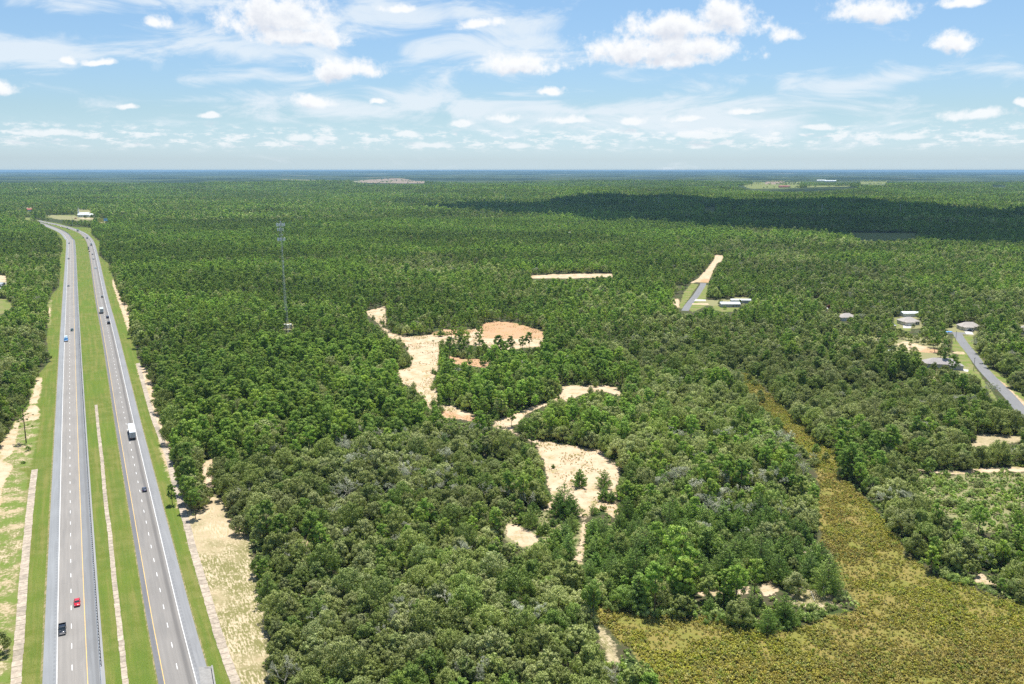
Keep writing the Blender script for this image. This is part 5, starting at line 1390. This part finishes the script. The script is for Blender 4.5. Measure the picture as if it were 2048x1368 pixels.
# jittered lattices: close, middle and far woodland
for (r0, r1, sp, tier) in ((130, 640, 4.5, 0), (640, 2300, 5.3, 1), (2300, 7600, 10.2, 2)):
    x, y = grid(r0, r1, sp, rng)
    kind, keep = scatter(x, y, rng)
    # gaps in the canopy
    gap = vnoise(x, y, 14, 21) * 0.5 + vnoise(x, y, 47, 22) * 0.5
    keep &= ~((gap < 0.20) & (tier < 2))
    keep &= rng.random(len(x)) > (0.10 if tier < 2 else 0.04)
    x, y, kind = x[keep], y[keep], kind[keep]
    sc = np.clip(rng.normal(0.98, 0.22, len(x)), 0.5, 1.6)
    sc *= 0.82 + 0.36 * vnoise(x, y, 60, 31)
    if tier == 2: sc *= rng.uniform(0.75, 1.2, len(x))
    if tier == 0: sc *= 0.93
    if tier == 1: sc *= 0.86
    if tier: sc *= np.where(np.hypot(x, y) > 1500, 0.80 + 0.55 * vnoise(x, y, 210, 33), 1.0)
    hh = np.array([8.8, 12.5, 8.5, 9.0])[kind] * sc; rad_ = np.array([3.9, 3.0, 2.6, 3.0])[kind] * sc
    ok = clear_of(x, y, hh, rad_)
    qx, qy = PIX(x, y, 0.0)
    for p_, k_ in SPARSE_PX[:2]:
        lone = pip(p_, qx, qy) & (rng.random(len(x)) < 0.34)
        kind = np.where(lone & (kind == 0), 1, kind); ok |= lone
    wedge = pip(region([(1470, 740), (1500, 740), (1560, 790), (1640, 880), (1660, 960), (1620, 960), (1560, 880)]), qx, qy) & (rng.random(len(x)) < 0.30)
    sc = np.where(wedge & ~ok, sc * 0.62, sc); ok |= wedge
    for p_, k_ in SPARSE_PX[2:5]: ok |= pip(p_, qx, qy) & (rng.random(len(x)) < 0.16)
    # open scrub right of the marsh below the sand track: few trees, and low ones
    opn = region(c7((1200, 375), (1480, 372), (1700, 358), (2120, 352), (2120, 520), (1960, 640), (1750, 770), (1560, 700), (1400, 600), (1230, 480)))
    ax_, ay_ = PIX(x, y, hh)
    io = pip(opn, qx, qy) | pip(opn, ax_, ay_)
    ok &= ~io | (rng.random(len(x)) < 0.17)
    sc = np.where(io, sc * 0.72, sc)
    x, y, kind, sc = x[ok], y[ok], kind[ok], sc[ok]
    rot = rng.uniform(0, 2 * math.pi, len(x)); var = rng.integers(0, 1000, len(x))
    tiers.append((tier, x, y, kind, sc, rot, var))
fxs, fys = [], []
for f_, _ in FIELDS:
    w = wpoly(f_); x0, y0 = w.min(0); x1, y1 = w.max(0)
    for _ in range(26):
        qx_, qy_ = rng.uniform(x0, x1), rng.uniform(y0, y1)
        nn_ = rng.integers(2, 9); fxs += list(qx_ + rng.normal(0, 45, nn_)); fys += list(qy_ + rng.normal(0, 12, nn_))
n_ = len(fxs)
tiers.append((2, np.array(fxs), np.array(fys), np.zeros(n_, int), rng.uniform(0.9, 1.5, n_), rng.uniform(0, 6, n_), rng.integers(0, 1000, n_)))
print('trees', [(t[0], len(t[1])) for t in tiers])

def gn_scatter(name, pts, rot, sc, idx, forms, label, cat=None, kind='stuff', parent=None):
    """points carrying rotation, size and form; geometry nodes set the form on each"""
    me = bpy.data.meshes.new(name)
    me.vertices.add(len(pts)); me.vertices.foreach_set('co', np.asarray(pts, np.float32).ravel())
    for nm, ty, arr in (('rz', 'FLOAT', rot), ('sc', 'FLOAT', sc), ('form', 'INT', idx)):
        a = me.attributes.new(nm, ty, 'POINT'); a.data.foreach_set('value', np.asarray(arr, np.int32 if ty == 'INT' else np.float32))
    ob = link(name, me, parent, kind=kind)
    if label: ob['label'] = label
    if cat: ob['category'] = cat
    ng = bpy.data.node_groups.new(name + '_nodes', 'GeometryNodeTree')
    ng.interface.new_socket('Geometry', in_out='INPUT', socket_type='NodeSocketGeometry')
    ng.interface.new_socket('Geometry', in_out='OUTPUT', socket_type='NodeSocketGeometry')
    N = ng.nodes; Lk = ng.links
    gi_, go_ = N.new('NodeGroupInput'), N.new('NodeGroupOutput')
    def named(nm, ty):
        nd = N.new('GeometryNodeInputNamedAttribute'); nd.data_type = ty; nd.inputs[0].default_value = nm
        return nd.outputs['Attribute']
    rz, scl, fm = named('rz', 'FLOAT'), named('sc', 'FLOAT'), named('form', 'INT')
    eul = N.new('ShaderNodeCombineXYZ'); Lk.new(rz, eul.inputs[2])
    e2r = N.new('FunctionNodeEulerToRotation'); Lk.new(eul.outputs[0], e2r.inputs[0])
    join = N.new('GeometryNodeJoinGeometry')
    for k, fmesh in enumerate(forms):
        src = bpy.data.objects.new(name + '_form', fmesh)
        oi_ = N.new('GeometryNodeObjectInfo'); oi_.inputs['Object'].default_value = src; oi_.inputs['As Instance'].default_value = True
        cmp_ = N.new('FunctionNodeCompare'); cmp_.data_type = 'INT'; cmp_.operation = 'EQUAL'
        ins = [s_ for s_ in cmp_.inputs if s_.type == 'INT']
        Lk.new(fm, ins[0]); ins[1].default_value = k
        iop = N.new('GeometryNodeInstanceOnPoints')
        Lk.new(gi_.outputs[0], iop.inputs['Points']); Lk.new(cmp_.outputs[0], iop.inputs['Selection']); Lk.new(oi_.outputs['Geometry'], iop.inputs['Instance'])
        Lk.new(e2r.outputs[0], iop.inputs['Rotation']); Lk.new(scl, iop.inputs['Scale'])
        Lk.new(iop.outputs[0], join.inputs[0])
    Lk.new(join.outputs[0], go_.inputs[0])
    md = ob.modifiers.new('scatter', 'NODES'); md.node_group = ng
    return ob

# ---- individuals: the trees that show largest, each with its trunk and crown
def where_phrase(px, py):
    if px < 130 and py > 430: return 'left of the highway'
    if pip(REG_YOUNG, np.array([px]), np.array([py]))[0]:
        return 'on the spur, ' + ('by the fallen logs' if px > 1560 and py > 1120 else 'just below the sand clearing' if px < 1240 else 'along its foot by the marsh' if py > 1150 else 'in its upper part')
    if 1040 < px < 1300 and 820 < py < 1110: return 'beside the pale sand clearing'
    if px > 1650 and py > 700: return 'beyond the marsh, ' + ('near the right edge' if px > 1900 else 'above the white leafless tree' if py < 960 else 'lining the marsh')
    if px > 1300: return 'left of the marsh, ' + ('among lichen grey trees' if py > 880 else 'near its narrow top end')
    if px > 1060 and py > 1090: return 'near the long trunked pine at the marsh tip'
    if py > 1270: return 'at the bottom edge between sandy bank and marsh'
    if px < 640: return 'at the wood edge by the sandy bank'
    if py > 1120: return 'in the low oak woods near the bottom'
    return 'in the woods left of the sand clearing' if px < 1080 else 'between sand clearing and marsh'
def individual(kind, form, x, y, sc, rot, label, cat, group, cname='crown'):
    r = empty(kind, (x, y, 0), rot, label, cat, group); r.scale = (sc, sc, sc)
    link('trunk', form.trunk, r); link(cname, form.crown, r)
    return r
KN = ['oak_tree', 'pine_tree', 'young_pine', 'bleached_tree']
FORMS0 = [OAKS, PINES, YOUNG, DEADS]
DESC = ['round grey green oak ', 'tufted bright green pine ', 'pointed young pine ', 'lichen grey tree ']
cnt = {}
rest_pts = {k: [[], [], [], []] for k in range(4)}     # x y, rot, scale, form
for (tier, x, y, kind, sc, rot, var) in tiers:
    order = np.argsort(np.hypot(x, y))
    px, py = PIX(x, y, 5.0)
    for i in order if tier == 0 else range(0):
        k = int(kind[i]); inview = (-15 < px[i] < 2063) and (py[i] < 1385)
        if inview and cnt.get(k, 0) < (220 if k == 2 else 290) and np.hypot(x[i], y[i]) < 640:
            cnt[k] = cnt.get(k, 0) + 1
            wp = where_phrase(px[i], py[i])
            individual(KN[k], FORMS0[k][var[i] % len(FORMS0[k])], x[i], y[i], sc[i], rot[i], ('small ' if sc[i] < 0.78 else 'large ' if sc[i] > 1.08 else 'medium ') + DESC[k] + wp, ['tree', 'pine tree', 'pine tree', 'tree'][k], KN[k].replace('_', ' ') + 's ' + wp)
        else:
            for lst, v_ in zip(rest_pts[k], ((x[i], y[i], 0.0), rot[i], sc[i], var[i] % len(FORMS0[k]))): lst.append(v_)
    if tier:
        z = HT(x, y)
        for k in range(4):
            m_ = np.nonzero(kind == k)[0]
            nf = [4, 4, 0, 0][k] if tier == 1 else [3, 3, 0, 0][k]
            base = len(FORMS0[k]) + (4 if tier == 2 and k < 2 else 0)
            f_ = var[m_] % nf + base if nf else var[m_] % len(FORMS0[k])
            if tier == 2 and k >= 2: continue
            for lst, arr in zip(rest_pts[k], (np.stack([x[m_], y[m_], z[m_]], 1), rot[m_], sc[m_], f_)): lst.extend(arr.tolist())
allforms = [[f.whole for f in OAKS + OAKM + OAKF], [f.whole for f in PINES + PINEM + PINEF], [f.whole for f in YOUNG], [f.whole for f in DEADS]]
LBL = ['oak woodland stretching away beyond the nearest single oaks', 'pine woodland stretching away to the far distance', 'farther young pointed pines scattered in the woods', 'pale lichen grey trees scattered through the farther woods']
NMS = ['oak_woodland', 'pine_woodland', 'young_pine_stand', 'bleached_trees']
for k in range(4):
    p_, r_, s_, f_ = rest_pts[k]
    if p_: gn_scatter(NMS[k], p_, r_, s_, f_, allforms[k], LBL[k])
print('individual trees', cnt)

# ---- single trees the photograph picks out
def one(kind, form, px, py, sc, label, cat='tree', rot=0.0):
    x, y = P(px, py)
    return individual(kind, form, x, y, sc, rot, label, cat, None)
# the tall open pine standing alone left of the highway
rg = np.random.default_rng(77)
LP_H = 19.5
lob = []
for i in range(34):
    t = rg.random(); a = rg.uniform(0, 6.28); z = LP_H * (0.60 + 0.38 * t); rr = 4.6 * math.sin((1.08 - t) * 1.6) * rg.uniform(0.3, 1)
    lob.append((math.cos(a) * rr, math.sin(a) * rr, z, rg.uniform(0.5, 0.95)))
for a, z, rr in ((0.3, 8.5, 3.6), (3.4, 8.0, 4.2), (3.0, 8.6, 2.6), (5.8, 10, 3.0)): lob.append((math.cos(a) * rr, math.sin(a) * rr, z, 0.75))
tr = MB().tube((0, 0, -0.3), (0.1, 0, LP_H * 0.5), 0.30, 0.22, n=8).tube((0.1, 0, LP_H * 0.5), (0, 0, LP_H - 0.6), 0.22, 0.05, n=6)
for l in lob: tr.tube((0.08, 0, l[2] - 0.7), (l[0], l[1], l[2]), 0.08, 0.03, n=4, caps=False)
LONE = Form(([leaf_arrays(rg, np.array(lob), 2400, 0.42, aspect=0.6, shell=0.9, flat=0.7)], tr), 'pine_tree', M_PINE, M_PBARK)
one('pine_tree', LONE, 52.5, 886, 1.0, 'tall open pine with long bare trunk standing alone left of the highway', 'pine tree')
def bush(px, py, sc, label, f=0, group=None):
    x, y = P(px, py)
    r = individual('shrub', BUSHES[f % 4], x, y, sc, random.uniform(0, 6), label, 'shrub', group)
    return r
bush(56, 901, 0.9, 'small green shrub at the foot of the lone tall pine', 2)
bush(46, 927, 0.9, 'small dark shrub in dry grass below the lone tall pine', 1)
bush(1165, 845, 1.0, 'shrub at the upper rim of the pale clearing path', 0)
one('oak_tree', OAKS[2], -6, 1310, 0.9, 'dark tree cut off by the left edge beside the wide ditch strip')
for px, py, f, sc, lb in ((1128, 1034, 2, 1.45, 'tall bushy young pine on the left of the pale sand clearing, rear of two'), (1143, 1033, 0, 1.1, 'bushy young pine on the left of the pale sand clearing, front of two'), (1117, 1030, 1, 1.3, 'low young pine hugging the left foot of the clump in the sand clearing'),
                          (1159, 973, 1, 1.15, 'small pointed pine standing alone in the middle of the sand clearing'), (1208, 976, 0, 1.0, 'small pointed pine standing alone on the right in the sand clearing'),
                          (1207, 1001, 3, 1.0, 'low bright young pine below the right one in the sand clearing'), (1222, 1004, 3, 0.9, 'low pale young pine at the right rim of the sand clearing'),
                          (1112, 1100, 3, 1.5, 'young pine below the sand clearing, left of the track'), (1130, 1095, 1, 1.3, 'young pine below the sand clearing, next to the narrow track')):
    one('young_pine', YOUNG[f], px, py, sc, lb, 'pine tree', random.uniform(0, 6))
for px, py, f, sc, lb in ((345, 1010, 1, 0.8, 'left pine of the pair whose shadow falls on the concrete ditch strip'), (391, 1038, 2, 0.85, 'tall pine at the top of the sandy bank right of the highway'),
                          (372, 1008, 0, 0.95, 'pine behind the tall one at the top of the sandy bank'), (402, 1010, 3, 0.8, 'pine right of the tall one at the top of the sandy bank')):
    one('pine_tree', PINES[f], px, py, sc, lb, 'pine tree', random.uniform(0, 6))
one('pine_tree', PINES[2], 1186, 1250, 1.0, 'pine with long dark trunk at the left tip of the marsh', 'pine tree')
one('pine_tree', PINES[4], 1180, 1240, 0.9, 'broad pine behind the long trunked one at the left tip of the marsh', 'pine tree')
one('bare_tree', BARE[0], 1743, 992, 0.8, 'white leafless tree standing against dark woods right of the marsh')
one('bare_tree', BARE[1], 1648, 1196, 0.6, 'small leaning leafless tree among fallen logs at the marsh corner')
one('oak_tree', OAKS[2], 1590, 1190, 0.9, 'blue grey round oak by the fallen logs at the marsh corner')
x, y = P(1656, 621); rt = individual('rust_tree', Form(oak_form(901, 6, 2.6, 1500, 0.5), 'rust_tree', M_REDTREE, M_BARK), x, y, 1.1, 0, 'small rust red tree beside the tiny white shed', 'tree', None)
for px, py, sc, f, lb in ((1441, 611, 0.75, 0, 'oak in front of the left end of the grey metal roofed house'), (1449, 619, 0.7, 3, 'low oak on the lawn below the grey metal roofed house'), (1479, 612, 0.8, 4, 'oak before the middle of the long white roofed shed'),
                          (1502, 613, 0.85, 1, 'oak at the right end of the long white roofed shed'), (1470, 624, 0.6, 3, 'small tree on the lawn below the right end of the grey roofed house'), (171, 437.5, 1.3, 0, 'dark oak in front of the white church'), (184, 437.5, 1.4, 2, 'dark oak right of the white church'),
                          (1700, 645, 0.8, 1, 'oak in front of the taupe roofed house near the rust coloured tree'), (1868, 742, 0.75, 4, 'oak in front of the left part of the long roofed house'), (1890, 745, 0.7, 0, 'oak in front of the middle of the long roofed house'), (1826, 655, 0.55, 3, 'small tree beside the drive of the beige house with the shed')):
    one('oak_tree', OAKS[f], px, py, sc, lb, 'tree', px)
# fallen logs and debris at the marsh corner
for i, (ax, ay, bx_, by_, lb) in enumerate(((1603, 1176, 1618, 1180, 'left'), (1622, 1185, 1629, 1203, 'second'), (1629, 1181, 1650, 1201, 'long slanting'), (1643, 1172, 1650, 1197, 'upright leaning'), (1600, 1089, 1611, 1093, 'upper'))):
    a, b_ = PV(ax, ay), PV(bx_, by_); a.z = 0.25 if i != 3 else 3.5; b_.z = 0.3
    c = (a + b_) / 2
    o = MB().tube(a - c, b_ - c, 0.2, 0.11, n=7).tube((a - c).lerp(b_ - c, 0.4), (a - c).lerp(b_ - c, 0.4) + Vector((0.8, 0.6, 0.9)), 0.08, 0.03, n=5).obj('fallen_log', M_DEAD, None, c)
    tag(o, lb + ' bleached fallen log at the marsh corner among young pines', 'log', 'fallen logs at the marsh corner')
# shrubs along clearings and the open ground right of the marsh: one at a time
nb_ = 0; rsh = random.Random(3)
SHR = [(c7((1200, 375), (1480, 372), (1700, 358), (2026, 352), (2026, 520), (1960, 640), (1750, 770), (1560, 700), (1400, 600), (1230, 480)), 110, 'right of the marsh below the sand track'), (c7((870, 580), (1120, 850), (1250, 1020), (1500, 1160), (1650, 1200), (1660, 1130), (1300, 930), (1100, 720), (930, 560)), 60, 'along the right rim of the marsh'),
       (c5((700, 860), (1130, 900), (1420, 940), (1620, 930), (1900, 850), (1900, 890), (1620, 990), (1420, 990), (1130, 945), (720, 900)), 90, 'along the left rim of the marsh'),
       ([(1480, 760), (1530, 800), (1620, 900), (1640, 960), (1600, 900), (1530, 850)], 40, 'in the narrow top end of the marsh')]
for poly, n_, lb in SHR:
    pa = np.array(poly, float); k = 0; tries = 0
    while k < n_ and tries < 8000:
        tries += 1
        a, b_ = rsh.uniform(pa[:, 0].min(), pa[:, 0].max()), rsh.uniform(pa[:, 1].min(), pa[:, 1].max())
        if not pip(pa, np.array([a]), np.array([b_]))[0] or nb_ >= 250: continue
        r = bush(a, b_, rsh.uniform(0.6, 1.35), 'rounded green shrub ' + lb, rsh.randrange(4), 'green shrubs ' + lb); k += 1; nb_ += 1

ne = 0; rse = random.Random(9)
for poly in SAND[:6]:
    w = wpoly(poly); n = len(w)
    for i in range(n):
        a, b_ = w[i], w[(i + 1) % n]; L_ = np.hypot(*(b_ - a)); t = rse.uniform(0, 5)
        while t < L_:
            q = a + (b_ - a) * t / L_; jx, jy = rse.gauss(0, 1.6), rse.gauss(0, 2.2)
            if rse.random() < 0.42 and ne < 130:
                if rse.random() < 0.55: individual('young_pine', YOUNG[rse.randrange(5)], q[0] + jx, q[1] + jy, rse.uniform(0.28, 0.62), rse.uniform(0, 6), 'small seedling pine at the ragged edge of a sand clearing', 'pine tree', 'seedling pines along the sand clearings')
                else: individual('shrub', BUSHES[rse.randrange(4)], q[0] + jx, q[1] + jy, rse.uniform(0.5, 1.1), rse.uniform(0, 6), 'low shrub at the ragged edge of a sand clearing', 'shrub', 'low shrubs along the sand clearings')
                ne += 1
            t += rse.uniform(4, 10)
# ---- ground cover nobody could count
def fill(polys, sp, rg, jitter=0.5, rmax=1e9):
    X, Y = [], []
    for p in polys:
        w = wpoly(p); x0, y0 = w.min(0); x1, y1 = w.max(0)
        x0, x1 = max(x0, -800), min(x1, 700); y1 = min(y1, rmax)
        a, b_ = np.meshgrid(np.arange(x0, x1, sp), np.arange(y0, y1, sp)); a, b_ = a.ravel(), b_.ravel()
        a = a + rg.uniform(-jitter, jitter, len(a)) * sp; b_ = b_ + rg.uniform(-jitter, jitter, len(b_)) * sp
        k = pip(w, a, b_); X.append(a[k]); Y.append(b_[k])
    return np.concatenate(X), np.concatenate(Y)
x, y = fill(MARSH, 0.8, rng)
dn = vnoise(x, y, 6, 41) * 0.6 + vnoise(x, y, 19, 42) * 0.4
k = (rng.random(len(x)) < np.clip((dn - 0.30) * 2.6 + 0.45, 0.34, 1.0)) & (y > 150)
x, y, dn = x[k], y[k], dn[k]; n_ = len(x)
gn_scatter('marsh_shrubs', np.stack([x, y, np.zeros(n_)], 1), rng.uniform(0, 6.28, n_), rng.uniform(0.6, 1.25, n_) * (0.6 + 0.8 * dn), rng.integers(0, 4, n_), [f.whole for f in TUFTS], 'low yellow green and ochre shrubs and grasses covering the marsh')
x, y = grid(130, 640, 3.1, rng)
hh = np.full(len(x), 1.4); ok = clear_of(x, y, hh, np.full(len(x), 1.4)); x, y = x[ok], y[ok]; n_ = len(x)
gn_scatter('undergrowth', np.stack([x, y, np.zeros(n_)], 1), rng.uniform(0, 6.28, n_), rng.uniform(0.6, 1.4, n_), rng.integers(0, 3, n_), [f.whole for f in WEEDS], 'green undergrowth on the floor of the nearer woods')
# weeds on the sand and the dry bank
x, y = fill(SAND[:6], 1.3, rng)
dn = vnoise(x, y, 9, 51); k = rng.random(len(x)) < np.clip((dn - 0.48) * 2.2, 0, 0.75); x, y = x[k], y[k]; n_ = len(x)
gn_scatter('weeds', np.stack([x, y, np.zeros(n_)], 1), rng.uniform(0, 6.28, n_), rng.uniform(0.25, 0.7, n_), rng.integers(0, 4, n_), [f.whole for f in TUFTS], 'thin yellow green weeds scattered on the sand clearings')
print('marsh/undergrowth/weeds', n_)

# ------------------------------------------------------------------ the cumulus whose shadow lies on the middle distance
def cloud_shape():
    rg = np.random.default_rng(5)
    base = 1250.0
    shift = np.array([SUN_DIR.x, SUN_DIR.y]) / SUN_DIR.z * base
    poly = np.array([P(*a) for a in ((850, 419), (900, 414), (960, 413), (1060, 414), (1100, 411), (1130, 405), (1200, 400), (1240, 404), (1340, 401), (1420, 406), (1480, 409), (1560, 409), (1640, 406), (1740, 407), (1800, 413), (1860, 421), (1930, 424), (2000, 428), (2120, 440), (2300, 460), (2300, 505), (2050, 492), (1950, 488), (1880, 482), (1830, 480), (1720, 482), (1690, 472), (1600, 468), (1520, 461), (1430, 459), (1330, 450), (1230, 444), (1120, 433), (1010, 427), (930, 424))])
    x0, y0 = poly.min(0); x1, y1 = poly.max(0)
    bm = bmesh.new(); tot = 0
    ico = bmesh.new(); bmesh.ops.create_icosphere(ico, subdivisions=2, radius=1.0)
    iv = np.array([v.co[:] for v in ico.verts]); ifc = [[v.index for v in f.verts] for f in ico.faces]; ico.free()
    mb = MB()
    for gx_ in np.arange(x0, x1, 52.0):
        for gy_ in np.arange(y0, y1, 52.0):
            a, b_ = gx_ + rg.uniform(-35, 35), gy_ + rg.uniform(-35, 35)
            if not pip(poly, np.array([a]), np.array([b_]))[0]: continue
            if vnoise(np.array([a]), np.array([b_]), 300, 61)[0] < 0.10: continue
            r_ = rg.uniform(34, 92); up = rg.uniform(0.4, 0.9) * (0.6 + 1.8 * vnoise(np.array([a]), np.array([b_]), 500, 62)[0])
            vv = iv * (1 + 0.16 * rg.normal(size=(len(iv), 1))) * np.array([r_, r_, r_ * up]) + np.array([a + shift[0], b_ + shift[1], base + r_ * up * 0.8])
            vv[:, 2] = np.maximum(vv[:, 2], base + rg.uniform(-4, 4))
            mb.add([tuple(v) for v in vv], ifc)
    return mb
m, nt = mat('cloud_white')
finish(nt, principled(nt, (0.86, 0.87, 0.88), 1.0, 0, 0.0))
cl = cloud_shape().obj('cloud', m, None, smooth=True, kind='structure')
cl['label'] = 'cumulus cloud high over the middle distance, above the picture, shading the woods'

# ------------------------------------------------------------------ the air
hz = MB()
X0, X1, Y0, Y1, Z0, Z1 = -60000, 60000, -60000, 60000, -2.0, 138.5
hz.add([(X0, Y0, Z0), (X1, Y0, Z0), (X1, Y1, Z0), (X0, Y1, Z0), (X0, Y0, Z1), (X1, Y0, Z1), (X1, Y1, Z1), (X0, Y1, Z1)], [(3, 2, 1, 0), (4, 5, 6, 7), (0, 1, 5, 4), (1, 2, 6, 5), (2, 3, 7, 6), (3, 0, 4, 7)])
m = bpy.data.materials.new('haze_air'); m.use_nodes = True; nt = NT(m.node_tree); nt.n.clear()
pv = nt.node('ShaderNodeVolumePrincipled')
pv.inputs['Color'].default_value = (0.33, 0.57, 0.80, 1)
pv.inputs['Density'].default_value = 3.8e-5
pv.inputs['Anisotropy'].default_value = 0.0
o_ = nt.node('ShaderNodeOutputMaterial'); nt.l.new(pv.outputs[0], o_.inputs['Volume'])
haze = hz.obj('haze', m, None, kind='stuff')
haze['label'] = 'thin blue summer haze fading the far woods'
